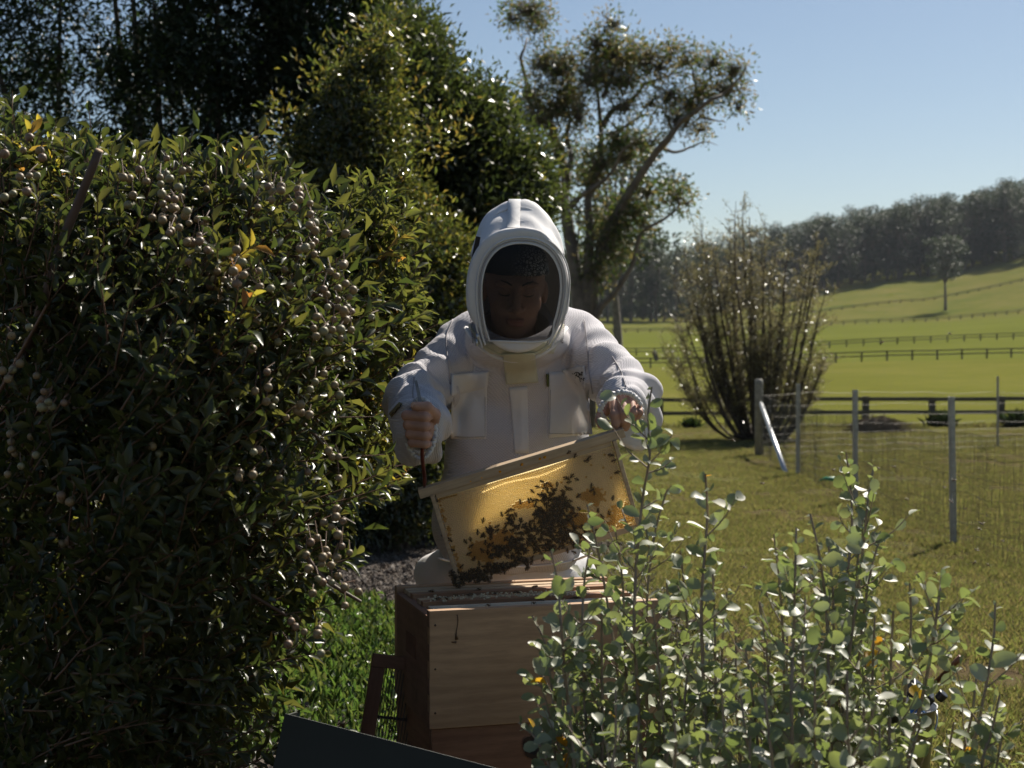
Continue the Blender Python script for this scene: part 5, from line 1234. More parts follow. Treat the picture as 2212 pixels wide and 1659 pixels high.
def shirtf(p):
    f = sdell(p, W(1114, 800, 3.97), (.100, .070, .100)); f = smin(f, sdell(p, W(1114, 740, 3.90), (.075, .075, .045)), .03); return smax(np.abs(f + .003) - .003, -sdell(p, W(1114, 690, 3.82), (.060, .08, .065)), .004)
V, Q = surfnet(shirtf, (-.16, 3.74, 1.20), (.18, 4.02, 1.47), .005); mb = MB(); mb.add(V, [Q]); mb.obj('shirt', M['grey_shirt'], PER)
# cuffs: frilled elastic edges
def frill(pts, r, amp, k, name='cuff', n=160):
    P = smoothpath(pts, n); t = np.linspace(0, 1, n); nrm = unit(np.cross(np.gradient(P, axis=0), (0, 1, 0)))
    P = P + nrm * (amp * np.sin(t * k * 6.283))[:, None] + np.array((0, 1, 0)) * (amp * np.cos(t * k * 6.283 * 1.7))[:, None]
    mb = MB(); tube(mb, P, r * (1 + .35 * np.sin(t * k * 6.283 * 1.0)), 7); mb.obj(name, M['suit'], JACKET)
el = lambda cx, cy, a, b_, D, t0, t1, n=14, tilt=0: [W(cx + a * math.cos(t) + tilt * math.sin(t), cy - b_ * math.sin(t), D) for t in np.linspace(t0, t1, n)]
frill(el(908, 926, 33, 66, 3.385, 0, 6.283, 20), .0050, .0022, 34)
frill([W(*a) for a in ((1297, 888, 3.46), (1304, 872, 3.45), (1318, 857, 3.445), (1338, 849, 3.44), (1356, 850, 3.44), (1370, 858, 3.45), (1381, 870, 3.46))], .0046, .0026, 13, n=110)
frill([W(*a) for a in ((1381, 870, 3.46), (1386, 895, 3.50), (1378, 915, 3.52), (1350, 918, 3.53), (1315, 910, 3.51), (1297, 888, 3.46))], .0040, .002, 10, n=80)
# shirt-tail of the sleeve hanging below the left hand
def lap(pts, mat, name):
    P = [Wp(*a) for a in pts]; n_ = len(P) // 2; A = smoothpath(P[:n_], 16); B = smoothpath(P[n_:], 16); G = np.stack([A + (B - A) * t + np.array((0, -.012 * math.sin(math.pi * t), 0)) * 1 for t in np.linspace(0, 1, 8)], 0); G[..., 1] += .004 * np.sin(G[..., 0] * 260)
    i = np.arange(7)[:, None]; j = np.arange(15)[None]; q = np.stack([i * 16 + j, i * 16 + j + 1, (i + 1) * 16 + j + 1, (i + 1) * 16 + j], -1).reshape(-1, 4); mb = MB(); mb.add(G.reshape(-1, 3), [q]); o = mb.obj(name, mat, JACKET)
    sd = o.modifiers.new('s', 'SOLIDIFY'); sd.thickness = .003; return o
lap([(1318, 905, 3.56), (1330, 940, 3.55), (1352, 965, 3.55), (1378, 975, 3.56), (1398, 968, 3.57), (1392, 895, 3.58), (1400, 905, 3.58), (1408, 920, 3.58), (1412, 945, 3.58), (1404, 966, 3.58)], M['suit'], 'sleeve_lining')

# hive tool
TX = HA + (.006, -.002, 0); root = empty('hive_tool', TX, 'hive tool gripped in the fist, its red shank levering the frame lug', 'hive tool')
m = MB(); Q = smoothpath([TX + (-.002, .004, .05), TX + (.001, .002, -.02), W(912, 985, 3.36), W(917, 1030, 3.40), W(917, 1052, 3.43)], 14); tube(m, Q, [.0044] * 12 + [.0040, .0030], 8); m.obj('shank', M['toolred'], root)
m = MB(); A = TX + (-.004, .004, .045); B = W(898, 822, 3.36); P = smoothpath([A, (A + B) / 2 + (.001, 0, 0), B], 8)
for i in range(7):
    d = unit(P[i + 1] - P[i]); s_ = unit(np.cross(d, (0, 1, 0))); box(m, (P[i] + P[i + 1]) / 2, (.0085 - .0004 * i, np.linalg.norm(P[i + 1] - P[i]) * 1.03, .0022), np.stack([s_, d, np.cross(s_, d)], 1))
m.obj('blade', M['toolsteel'], root, False)
# ------------------------------------------------------------------ honeycomb frame held up
FO = W(902, 1056, 3.430); a_ = rad(16.6); tl = rad(9)
EX = np.array((math.cos(a_), .03, math.sin(a_))); EX /= np.linalg.norm(EX); UP0 = np.array((-math.sin(a_) * math.cos(tl), -math.sin(tl), math.cos(a_) * math.cos(tl))); UP = UP0 - EX * (UP0 @ EX); UP /= np.linalg.norm(UP)
NN = np.cross(EX, UP)      # towards the camera
RF = np.stack([EX, -NN, UP], 1)
fp = lambda u, w_, n_=0.0: FO + EX * u + UP * w_ + NN * n_
def bev(o, wd=.0012):
    b = o.modifiers.new('bevel', 'BEVEL'); b.width = wd; b.segments = 2; b.limit_method = 'ANGLE'; return o
def board(root, name, c, s, R, mat, wd=.0012):
    """board in its own axes so that the grain runs along it"""
    m = MB(); box(m, (0, 0, 0), s); me = m.mesh(name, mat, False); o = inst(name, me, root, Matrix.Translation(Vector(c)) @ Matrix(np.asarray(R).tolist()).to_4x4()); return bev(o, wd)
FR = empty('honeycomb', FO, 'wooden honeycomb frame held tilted above the hive, crowded with bees', 'hive frame')
board(FR, 'top_bar', fp(.241, -.011), (.482, .026, .021), RF, M['framewood'])
for u in (.0275, .4545): board(FR, 'side_bar', fp(u, -.1255), (.009, .034, .211), RF, M['framewood'])
board(FR, 'bottom_bar', fp(.241, -.2305), (.446, .018, .013), RF, M['framewood'])
board(FR, 'under_bar', fp(.241, -.0275), (.412, .016, .011), RF, M['framewood'])
bb = lambda x, y: (847.9 + x * .2667, 884.8 + y * .2667)
def fuv(px, py):
    """frame coordinates of the picture position"""
    c0 = np.array((0, 0, CAMZ)); d = np.stack([(np.asarray(px, float) - 1106) / F, np.ones_like(np.asarray(px, float)), (750 - np.asarray(py, float)) / F], -1)
    t = ((FO - c0) @ NN) / (d @ NN); P = c0 + d * t[..., None] - FO; return P @ EX, P @ UP
def combmat(name, caps, opens):
    b = N(name); at = b.n('Attribute', _attribute_name='tint'); f = at.outputs['Fac']
    tc = b.n('TexCoord').outputs['Object']; nz = b.noise(9, 5, .6, tc); nf = b.noise(260, 3, .6, tc)
    cap = b.ramp(b.mathn('ADD', b.mathn('MULTIPLY', nz.outputs[0], .6), b.mathn('MULTIPLY', nf.outputs[0], .4)), [(.35, caps[0]), (.55, caps[1]), (.7, caps[2])])
    op = b.ramp(nz, [(.35, opens[0]), (.7, opens[1])]); iso = b.mathn('GREATER_THAN', f, .5)
    c = b.mix(iso, cap.outputs[0], op.outputs[0]); p = b.n('BsdfPrincipled', Base__Color=c, Roughness=.5)
    p.inputs['Specular IOR Level'].default_value = .3
    tr = b.n('BsdfTranslucent', Color=b.mix(iso, (1.0, .78, .34, 1), (1.0, .68, .24, 1)))
    return b.done(b.n('MixShader', i0=.44, i1=p, i2=tr))
M['comb'] = combmat('wax_comb', [(.52, .43, .33), (.66, .57, .45), (.74, .67, .56)], [(.32, .20, .10), (.46, .32, .18)])
def comb(u0, u1, w0, w1, pitch=.0054, seed=3):
    r = np.random.default_rng(seed); R_ = pitch / math.sqrt(3); V, Fq, Ft, T = [], [], [], []; row = 0; w_ = w0 - R_; k = 0
    cells = []
    while w_ > w1 + R_ * .6:
        u = u0 + pitch / 2 + (pitch / 2 if row % 2 else 0)
        while u < u1 - pitch * .4: cells.append((u, w_)); u += pitch
        w_ -= 1.5 * R_; row += 1
    C_ = np.array(cells); n = len(C_)
    P3 = fp(C_[:, :1], C_[:, 1:2]); px = 1106 + P3[:, 0] / P3[:, 1] * F; py = 750 - (P3[:, 2] - CAMZ) / P3[:, 1] * F
    bx, by = (px - 847.9) / .2667, (py - 884.8) / .2667
    g = lambda x, y, a, b: ((bx - x) / a) ** 2 + ((by - y) / b) ** 2
    m = np.minimum.reduce([g(740, 1140, 130, 90), g(1480, 880, 100, 70), g(1060, 760, 90, 30), g(1600, 690, 90, 60), g(1850, 850, 120, 90), g(900, 1050, 120, 80), g(1550, 260, 60, 14), g(1640, 700, 60, 80), g(1240, 600, 60, 30)])
    left = C_[:, 0] < u0 + .010; op = (m + r.normal(0, .25, n) < 1) | (left & (r.random(n) < .55)) | (r.random(n) < .012) | ((C_[:, 1] > w0 - .007) & (C_[:, 0] < u0 + .05))
    th = np.arange(6) * np.pi / 3 + np.pi / 6; hexo = np.stack([np.cos(th), np.sin(th)], -1)
    bulge = .0035 * np.sin(C_[:, 0] * 40) * np.sin(C_[:, 1] * 33) + .004 * np.sin(np.pi * (C_[:, 0] - u0) / (u1 - u0)) + r.normal(0, .0003, n)
    V = np.zeros((n, 13, 3)); 
    for j in range(6):
        for ring, (rr, hc, ho) in enumerate(((1.0, .0052, .0085), (.70, .0064, .0080))):
            h = np.where(op, ho if ring == 0 else .0082, hc) + bulge
            V[:, ring * 6 + j] = fp((C_[:, 0] + hexo[j, 0] * R_ * (rr if ring == 0 else 1) * (1 if ring == 0 else .72))[:, None], (C_[:, 1] + hexo[j, 1] * R_ * (1 if ring == 0 else .72))[:, None], h[:, None])
    V[:, 12] = fp(C_[:, :1], C_[:, 1:2], (np.where(op, .0005, .0072) + bulge)[:, None])
    q = np.array([(j, (j + 1) % 6, 6 + (j + 1) % 6, 6 + j) for j in range(6)]); t_ = np.array([(6 + j, 6 + (j + 1) % 6, 12) for j in range(6)])
    base = (np.arange(n) * 13)[:, None, None]; mb = MB(); mb.add(V.reshape(-1, 3), [(q[None] + base).reshape(-1, 4), (t_[None] + base).reshape(-1, 3)], 0, np.repeat(op.astype(float), 13)); return mb
cm = comb(.033, .449, -.0335, -.223).obj('comb', M['comb'], FR, False, True); cm['kind'] = 'stuff'
# plain sheet for the other face, added to soften light through the comb
m = MB(); n1, n2 = 60, 30; uu, ww = np.meshgrid(np.linspace(.034, .448, n1), np.linspace(-.034, -.224, n2)); P = fp(uu.ravel()[:, None], ww.ravel()[:, None], -.011 + .0012 * np.sin(uu.ravel() * 300)[:, None] * np.sin(ww.ravel() * 300)[:, None])
i = np.arange(n2 - 1)[:, None]; j = np.arange(n1 - 1)[None]; m.add(P, [np.stack([i * n1 + j, i * n1 + j + 1, (i + 1) * n1 + j + 1, (i + 1) * n1 + j], -1).reshape(-1, 4)])
b = N('far_side_wax'); M['farwax'] = b.done(b.n('MixShader', i0=.72, i1=b.n('BsdfDiffuse', Color=(.75, .64, .48, 1)), i2=b.n('BsdfTranslucent', Color=(1.0, .84, .46, 1))))
m.obj('comb', M['farwax'], FR)
# drops of honey along the top
mb = MB()
for (x, y, r_) in ((1228, 376, .0042), (1190, 388, .0035), (1045, 434, .0040), (868, 493, .0034), (720, 541, .0022), (630, 571, .0022)):
    u, w_ = fuv(*bb(x, y)); c = fp(u, w_, .012); th = np.linspace(0, np.pi, 6)
    V = []
    for i in range(5):
        for j in range(8): V.append(c + r_ * (EX * math.sin(i * np.pi / 4) * math.cos(j * np.pi / 4) + UP * math.sin(i * np.pi / 4) * math.sin(j * np.pi / 4) + NN * math.cos(i * np.pi / 4)))
    mb.add(V, [(i * 8 + j, i * 8 + (j + 1) % 8, (i + 1) * 8 + (j + 1) % 8, (i + 1) * 8 + j) for i in range(4) for j in range(8)])
b = N('honey'); p_ = b.n('BsdfPrincipled', Base__Color=(.85, .38, .03, 1), Roughness=.08); tr_ = b.n('BsdfTranslucent', Color=(.9, .5, .04, 1)); M['honey'] = b.done(b.n('MixShader', i0=.4, i1=p_, i2=tr_))
mb.obj('honey_drops', M['honey'], FR)

# ------------------------------------------------------------------ bees
bm_body = simple('bee_dark_brown', (.045, .026, .014), .45, var=.3, vscale=500); bm_str = simple('bee_amber_band', (.24, .13, .04), .5); bm_thx = simple('bee_furry_thorax', (.085, .055, .025), .85)
b = N('bee_wing'); M['wing'] = b.done(b.n('MixShader', i0=.45, i1=b.n('BsdfPrincipled', Base__Color=(.10, .075, .05, 1), Roughness=.55), i2=b.n('BsdfTransparent')))
def bee_mesh(fly=False, seed=0):
    r = np.random.default_rng(seed); mb = MB()
    def ell(c, R3, mi=0, n=8, m=6, bands=False):
        V = []; 
        for i in range(m + 1):
            t = np.pi * i / m
            for j in range(n): a = 2 * np.pi * j / n; V.append((c[0] + R3[0] * math.sin(t) * math.cos(a), c[1] - R3[1] * math.cos(t), c[2] + R3[2] * math.sin(t) * math.sin(a)))
        Fq = np.array([(i * n + j, i * n + (j + 1) % n, (i + 1) * n + (j + 1) % n, (i + 1) * n + j) for i in range(m) for j in range(n)])
        mi_ = mi if not bands else np.repeat(np.array([0, 1, 0, 1, 0, 1, 0][:m]), n)
        mb.add(V, [Fq], mi_ if np.isscalar(mi_) else mi_.astype(np.int32))
    ell((0, -.0045, .0028), (.0021, .0042, .0019), 0, 8, 6, True); ell((0, .0012, .0030), (.0020, .0021, .0019), 2); ell((0, .0040, .0027), (.0017, .0012, .0014), 0)
    for s in (-1, 1):
        for k, y in enumerate((.0022, .0010, -.0004)):
            tube(mb, [(s * .001, y, .002), (s * .0034, y + .0012 - k * .0012, .0032 if not fly else .001), (s * .0048, y + .002 - k * .0024, .0 if not fly else -.002)], [.00035, .0003, .0002], 3, 0, cap=False)
        tube(mb, [(s * .0006, .0048, .003), (s * .0018, .0062, .0034)], .0002, 3, 0, cap=False)
        a = (.35 + r.uniform(-.1, .2)) if not fly else 1.25; L = .0078 if not fly else .0088; d = np.array((s * math.sin(a), -math.cos(a), .12 if not fly else .25)); n_ = np.array((s * .1, .1, 1.0))
        leaves(mb, [(s * .0012, .0012, .0046)], d[None], n_[None], L, .0030, ROUND, 3)
    me = mb.mesh('bee', [bm_body, bm_str, bm_thx, M['wing']], True); return me
BM = [bee_mesh(False, i) for i in range(3)]; BF = [bee_mesh(True, i) for i in range(2)]
def comb_bee(x, y, ang=None, lift=.0098, lab='honey bee walking on the held honeycomb frame'):
    u, w_ = fuv(*bb(x, y)); a = rng.uniform(0, 6.28) if ang is None else ang
    c = fp(float(u), float(w_), lift); f_ = EX * math.cos(a) + UP * math.sin(a); nn = unit(NN + rng.normal(0, .12, 3)); f_ = unit(f_ - nn * (f_ @ nn)); s_ = np.cross(f_, nn)
    sc = rng.uniform(.92, 1.12)
    Mx = Matrix(((s_[0], f_[0], nn[0], c[0]), (s_[1], f_[1], nn[1], c[1]), (s_[2], f_[2], nn[2], c[2]), (0, 0, 0, 1))) @ Matrix.Scale(sc, 4)
    return Mx
singles = [(1420, 340), (1470, 368), (1580, 385), (1560, 405), (1200, 570), (1175, 615), (1220, 625), (1275, 605), (1325, 600), (1400, 620), (1135, 655), (1420, 550), (1445, 530), (1490, 555), (1030, 730), (1100, 730), (1120, 715), (1495, 690), (1600, 610), (1615, 640), (1625, 660), (730, 890), (685, 975), (345, 720), (590, 1060), (640, 1090), (490, 1125), (470, 1045), (410, 1010), (1770, 360), (1790, 400), (1810, 500), (1660, 800), (1750, 830), (1690, 850), (720, 1010), (760, 950), (800, 950), (880, 830), (920, 820), (970, 800), (1250, 640), (1300, 640), (1380, 650), (1240, 590), (1510, 800), (1450, 830), (1480, 850), (1780, 700), (750, 1060), (620, 1150), (660, 1190), (560, 1250), (1400, 545), (1430, 575), (700, 1230), (630, 1040)]
blobs = [(1310, 730, 120, 75, 46), (1240, 860, 120, 100, 56), (1360, 850, 90, 90, 34), (1150, 960, 130, 70, 24), (1420, 1000, 190, 75, 52), (1000, 1090, 170, 75, 44), (850, 1150, 100, 60, 18), (950, 920, 80, 90, 16), (780, 980, 60, 60, 6), (1250, 1080, 160, 50, 30), (600, 1330, 110, 40, 22), (800, 1290, 160, 25, 14), (1080, 1200, 140, 25, 12), (540, 1380, 40, 40, 8), (720, 1350, 120, 30, 14), (930, 1250, 160, 25, 18), (500, 1350, 45, 50, 10)]
pos = [(x, y) for x, y in singles]; mass = []
for (x, y, a, b_, k) in blobs:
    for i in range(int(k * 1.6)):
        q = np.clip(rng.normal(0, .55, 2), -1.3, 1.3); mass.append((x + q[0] * a, y + q[1] * b_))
rng.shuffle(mass); npos = 268 - len(pos)
mbm = MB()
def bake(mb, me, Mx):
    co = np.zeros(len(me.vertices) * 3, np.float32); me.vertices.foreach_get('co', co); co = co.reshape(-1, 3); A = np.array(Mx); co = co @ A[:3, :3].T + A[:3, 3]
    polys = {}
    for p in me.polygons: polys.setdefault((len(p.vertices), p.material_index), []).append(tuple(p.vertices))
    b0 = mb.nv; first = True
    for (k, mi), fl in polys.items():
        mb.add(co if first else np.zeros((0, 3)), [np.array(fl) - (0 if first else mb.nv - b0)], mi); first = False
LAB = 'honey bee crawling on the comb of the held frame'
cnt_ = 0
for (x, y) in pos + mass[:npos]:
    o = inst('honey_bee', BM[int(rng.integers(3))], None, comb_bee(x, y, lift=.0105 + (.002 if cnt_ > len(pos) else 0))); tag(o, LAB, 'bee', 'bees on the held frame'); cnt_ += 1
for (x, y) in mass[npos:]: bake(mbm, BM[0], comb_bee(x, y, lift=.0098 + rng.uniform(0, .004)))
tag(mbm.obj('bee_cluster', [bm_body, bm_str, bm_thx, M['wing']]), 'dense cluster of bees packed on the lower middle of the held comb', 'bee cluster', kind='stuff')

# ------------------------------------------------------------------ the hive
TH = rad(16); HU = np.array((math.cos(TH), math.sin(TH), 0)); HV = np.array((-math.sin(TH), math.cos(TH), 0)); RV = np.stack([HU, HV, (0, 0, 1)], 1)
HA0 = W(928, 1320, 3.13); ZT = HA0[2]; HL, HWd, HH = .505, .355, .243
hp = lambda u, v, z: np.array((HA0[0], HA0[1], 0)) + HU * u + HV * v + np.array((0, 0, z))
R90 = np.stack([HV, -HU, (0, 0, 1)], 1)
GR = float(terrain(.1, 3.3)); ZST = .22
def hivebox(name, label, z1, h, du, dv, mats, hole):
    root = empty(name, hp(HL / 2, HWd / 2, z1 - h), label, 'hive box')
    t = .021; zc = z1 - h / 2
    fr = board(root, 'front_board', hp(HL / 2 + du, t / 2 + dv, zc), (HL, t, h), RV, mats[0], .0015)
    board(root, 'back_board', hp(HL / 2 + du, HWd - t / 2 + dv, zc), (HL, t, h), RV, mats[0], .0015)
    for k, u in enumerate((t / 2, HL - t / 2)):
        o = board(root, 'end_board', hp(u + du, HWd / 2 + dv, zc), (HWd - 2 * t - .0004, t, h - (0.014 if hole else 0)), R90, mats[1], .0015)
        if hole: o.location.z -= .007
    # finger joints: end grain blocks proud by a hair on the corners of the end faces
    nj = 7; hj = h / nj
    for k in range(0, nj, 2):
        m = MB(); box(m, (0, 0, 0), (.0012, t - .001, hj - .0008)); me = m.mesh('joint', M['pineend'], False)
        for u in (-.0004 + du, HL + .0004 + du): inst('finger_joint', me, root, Matrix.Translation(hp(u, t / 2 + dv, z1 - h + hj * (k + .5))) @ Matrix(RV.tolist()).to_4x4())
    # handhold: thin plate, the slot's shade painted as dark brown
    m = MB(); c = hp(du - .0006, HWd * .5 + dv, z1 - h * .42); box(m, c, (.0016, .10, .045), RV); m.obj('handhold', M['handhold_shade'], root, False)
    return root, fr
M['handhold_shade'] = simple('handhold_shade_brown', (.16, .08, .05), .8, var=.3, vscale=30)
b1, fr1 = hivebox('hive_box', 'upper pale pine hive box, open at the top with frames inside', ZT, HH, 0, 0, (M['pine'], M['pineend']), True)
b2, fr2 = hivebox('hive_box', 'lower reddish hive box with a round dark entrance hole', ZT - HH - .001, HH, .006, .006, (M['pinered'], M['pinered']), False)
# knot hole entrance on flat discs, its dark inside painted black; honey runs and knots on the front boards
m = MB(); c = hp(.222, .0035, ZT - HH - .052)
for rr, mi, dz in ((.021, 1, .0), (.013, 0, .0006)):
    th = np.linspace(0, 2 * np.pi, 21)[:-1]; V = [c - HV * dz] + [c - HV * dz + HU * (rr * (1 + .15 * math.sin(3 * t)) * math.cos(t)) + np.array((0, 0, rr * 1.25 * (1 + .12 * math.cos(5 * t)) * math.sin(t))) for t in th]; m.add(V, [(0, 1 + i, 1 + (i + 1) % 20) for i in range(20)], mi)
m.obj('painted_entrance_hole', [M['black'], simple('dark_brown_rim', (.05, .03, .02), .9)], b2)  # outer disc is a plain dark brown rim round the black one
m = MB(); P = [hp(.058 + .002 * math.sin(i), -.0006, ZT - .010 - i * .0085) for i in range(7)]; tube(m, P, [.0008, .0012, .0009, .001, .0014, .0022, .0040], 6); tube(m, [hp(.046, -.0006, ZT - .066), hp(.056, -.0006, ZT - .067)], [.0012, .0026], 5); m.obj('resin_run', simple('dark_resin', (.10, .05, .025), .3), b1)
riser = empty('hive_box', hp(HL / 2, HWd / 2, ZST), 'shallow bottom box of the hive stack standing on the bench', 'hive box')
zr_ = ZT - 2 * HH - .002; board(riser, 'front_board', hp(HL / 2 + .006, .012, (zr_ + ZST + .04) / 2), (HL, .021, zr_ - ZST - .041), RV, M['pinered']); board(riser, 'back_board', hp(HL / 2 + .006, HWd - .005, (zr_ + ZST + .04) / 2), (HL, .021, zr_ - ZST - .041), RV, M['pinered'])
for u in (.018, HL - .005): board(riser, 'end_board', hp(u, HWd / 2 + .004, (zr_ + ZST + .04) / 2), (HWd - .05, .021, zr_ - ZST - .041), R90, M['pinered'])
board(riser, 'bottom_board', hp(HL / 2, HWd / 2, ZST + .02), (HL + .06, HWd + .04, .038), RV, M['pinered'])
bench = empty('hive_stand', hp(HL / 2, HWd / 2, GR), 'low timber bench carrying the hive stack', 'hive stand')
for k in range(3): board(bench, 'plank', hp(HL / 2 - .06, .05 + k * .13, ZST - .015), (HL + .35, .12, .028), RV, M['rail'])
for u in (-.15, HL + .05):
    for v in (.02, HWd - .04): board(bench, 'leg', hp(u, v, (ZST - .03 + GR) / 2 - .01), (.06, .06, ZST - .03 - GR + .02), RV, M['rail'])
# frames sitting in the upper box
slots = [(.040, 'framewhite', 'first pale clean frame sitting at the front of the open hive box'), (.0745, 'framewhite', 'second pale clean frame in the open hive box'), (.146, 'framered', 'third frame in the open box, bar stained red brown with propolis'),
         (.181, 'framewood', 'fourth frame in the open box with wax crumbs on its bar'), (.252, 'framered', 'fifth frame in the open box, behind the wax-strewn bar'), (.287, 'framewood', 'sixth frame in the open box, next to the last'), (.320, 'framewood', 'last frame at the back of the open hive box')]
for k, (v, mt, lb) in enumerate(slots):
    root = empty('honeycomb', hp(HL / 2, v, ZT - .2), lb, 'hive frame', 'frames standing in the hive')
    board(root, 'top_bar', hp(HL / 2, v, ZT - .013 - .0006 * (k % 2)), (.472, .024, .018), RV, M[mt], .001)
    for u in (.035, HL - .035): board(root, 'side_bar', hp(u, v, ZT - .127), (.009, .032, .205), RV, M['framewood'], .001)
    board(root, 'bottom_bar', hp(HL / 2, v, ZT - .236), (.43, .016, .010), RV, M['framewood'], .001)
    m = MB(); n1, n2 = 30, 14; uu, zz = np.meshgrid(np.linspace(.04, HL - .04, n1), np.linspace(ZT - .024, ZT - .226, n2)); 
    for sg in (-1, 1):
        P = hp(uu.ravel()[:, None], v + sg * (.010 + .002 * np.sin(uu.ravel() * 60 + zz.ravel() * 50))[:, None], 0) if False else np.stack([HA0[0] + HU[0] * uu.ravel() + HV[0] * (v + sg * (.010 + .0015 * np.sin(uu.ravel() * 60 + k))), HA0[1] + HU[1] * uu.ravel() + HV[1] * (v + sg * (.010 + .0015 * np.sin(uu.ravel() * 60 + k))), zz.ravel()], -1)
        i = np.arange(n2 - 1)[:, None]; j = np.arange(n1 - 1)[None]; m.add(P, [np.stack([i * n1 + j, i * n1 + j + 1, (i + 1) * n1 + j + 1, (i + 1) * n1 + j], -1).reshape(-1, 4)])
    m.obj('comb', M['comb'], root, True)
    if k in (2, 3):
        m = MB(); r_ = np.random.default_rng(k)
        for _ in range(90):
            c = hp(r_.uniform(.03, .36), v + r_.normal(0, .008), ZT - .0035 + r_.uniform(0, .003)); s_ = r_.uniform(.002, .006); box(m, c, (s_, s_ * .6, s_ * .5), np.array(Euler(r_.uniform(-1, 1, 3)).to_matrix()))
        m.obj('wax_crumbs', simple('wax_crumb', (.62, .52, .34), .5), root, False)['kind'] = 'stuff'
tb = [(.135, .040, 0.3), (.260, .072, 1.2), (.335, .078, 2.8), (.345, .074, 4.1), (.235, .040, .1), (.10, .182, 0), (.13, .180, 2), (.19, .183, 3.0), (.06, .250, 1), (.17, .250, .4), (.24, .182, 5), (.42, .041, 3), (.30, .250, 2.2), (.40, .182, 1.1), (.05, .146, 2), (.07, .148, .5)]
for (u, v, a) in tb:
    c = hp(u, v, ZT - .0035); o = inst('honey_bee', BM[int(rng.integers(3))], None, Matrix.Translation(c) @ Euler((0, 0, a)).to_matrix().to_4x4() @ Matrix.Scale(1.15, 4)); tag(o, 'honey bee standing on a frame bar in the open hive box', 'bee', 'bees on top of the hive')
FLY = [(1905, 742, 5), (2052, 722, 6), (1583, 953, 4.5), (1705, 948, 7), (1645, 1046, 5), (1800, 1017, 6), (1608, 1228, 4), (2060, 1040, 5), (2054, 1085, 4.6), (2120, 1134, 4.2), (2115, 1145, 5.5), (1958, 1080, 6), (2040, 1055, 6), (2110, 1190, 5), (2106, 1218, 4.5), (2135, 1223, 5), (1930, 1010, 6), (1895, 1012, 6), (1866, 1090, 5), (2165, 1170, 6), (2020, 1240, 4.5), (2085, 1100, 6)]
for (px, py, D) in FLY:
    o = inst('honey_bee', BF[int(rng.integers(2))], None, Matrix.Translation(W(px, py, D)) @ Euler((rng.uniform(-.5, .5), rng.uniform(-.4, .4), rng.uniform(0, 6.28))).to_matrix().to_4x4() @ Matrix.Scale(1.25, 4)); tag(o, 'honey bee flying over the lawn', 'bee', 'bees flying over the lawn')

m = MB()
for z_ in (.03, .12, .21):
    for u_ in (.012, HL - .012): tube(m, [hp(u_, -.0002, ZT - z_), hp(u_, -.0012, ZT - z_)], .0022, 8)
m.obj('nails', simple('rusty_nail', (.10, .06, .045), .6, .5), b1)
# queen excluder leaning at the left of the hive
QE = empty('queen_excluder', W(800, 1600, 3.4), 'red wooden queen excluder with wire grid leaning against the hive side', 'queen excluder')
A = W(806, 1411, 3.36); dn = unit(np.array((-.073, -.06, -.50))); rt = unit(np.array((1.0, .28, 0))); rt = unit(rt - dn * (rt @ dn)); nn_ = np.cross(rt, -dn)
RQ = np.stack([rt, -dn, nn_], 1); q_ = lambda a, d: A + rt * a + dn * d
RQv = np.stack([-dn, rt, -nn_], 1)
board(QE, 'rail', q_(.19, .014), (.38, .028, .018), RQ, M['pinered']); board(QE, 'rail', q_(.19, .484), (.38, .028, .018), RQ, M['pinered'])
for a in (.015, .365): board(QE, 'stile', q_(a, .249), (.441, .030, .018), RQv, M['pinered'])
m = MB()
for k in range(46): tube(m, [q_(.034 + k * .0069, .028), q_(.034 + k * .0069, .47)], .0011, 4, cap=False)
m.obj('wire_grid', M['wire'], QE)['kind'] = 'stuff'
for d in (.135, .245, .355): board(QE, 'crossbar', q_(.19, d) - nn_ * .003, (.32, .006, .003), RQ, simple('dark_bar', (.05, .04, .035), .6), .0003)
# green metal sheet in front
GS = empty('green_lid', W(850, 1659, 2.6), 'dark green metal hive lid leaning in front of the hive base', 'hive lid')
P0 = W(616, 1541, 2.72); P1 = W(1330, 1726, 2.58); ux = unit(P1 - P0); dx = unit(np.array((-.05, -.06, -.55))); dx = unit(dx - ux * (dx @ ux)); nx = np.cross(ux, -dx)
RG = np.stack([ux, -dx, nx], 1); L_ = np.linalg.norm(P1 - P0)
m = MB(); box(m, (0, 0, 0), (L_, .42, .003)); o = inst('panel', m.mesh('panel', M['greenmetal'], False), GS, Matrix.Translation(P0 + ux * L_ / 2 + dx * .21) @ Matrix(RG.tolist()).to_4x4())
for (c, s_) in ((P0 + ux * L_ / 2 + dx * .0035 - nx * .008, (L_, .002, .013)), (P0 + ux * .0015 + dx * .21 - nx * .03, (.003, .414, .057))):
    m = MB(); box(m, (0, 0, 0), s_); inst('lip', m.mesh('lip', M['greenmetal'], False), GS, Matrix.Translation(c) @ Matrix(RG.tolist()).to_4x4())

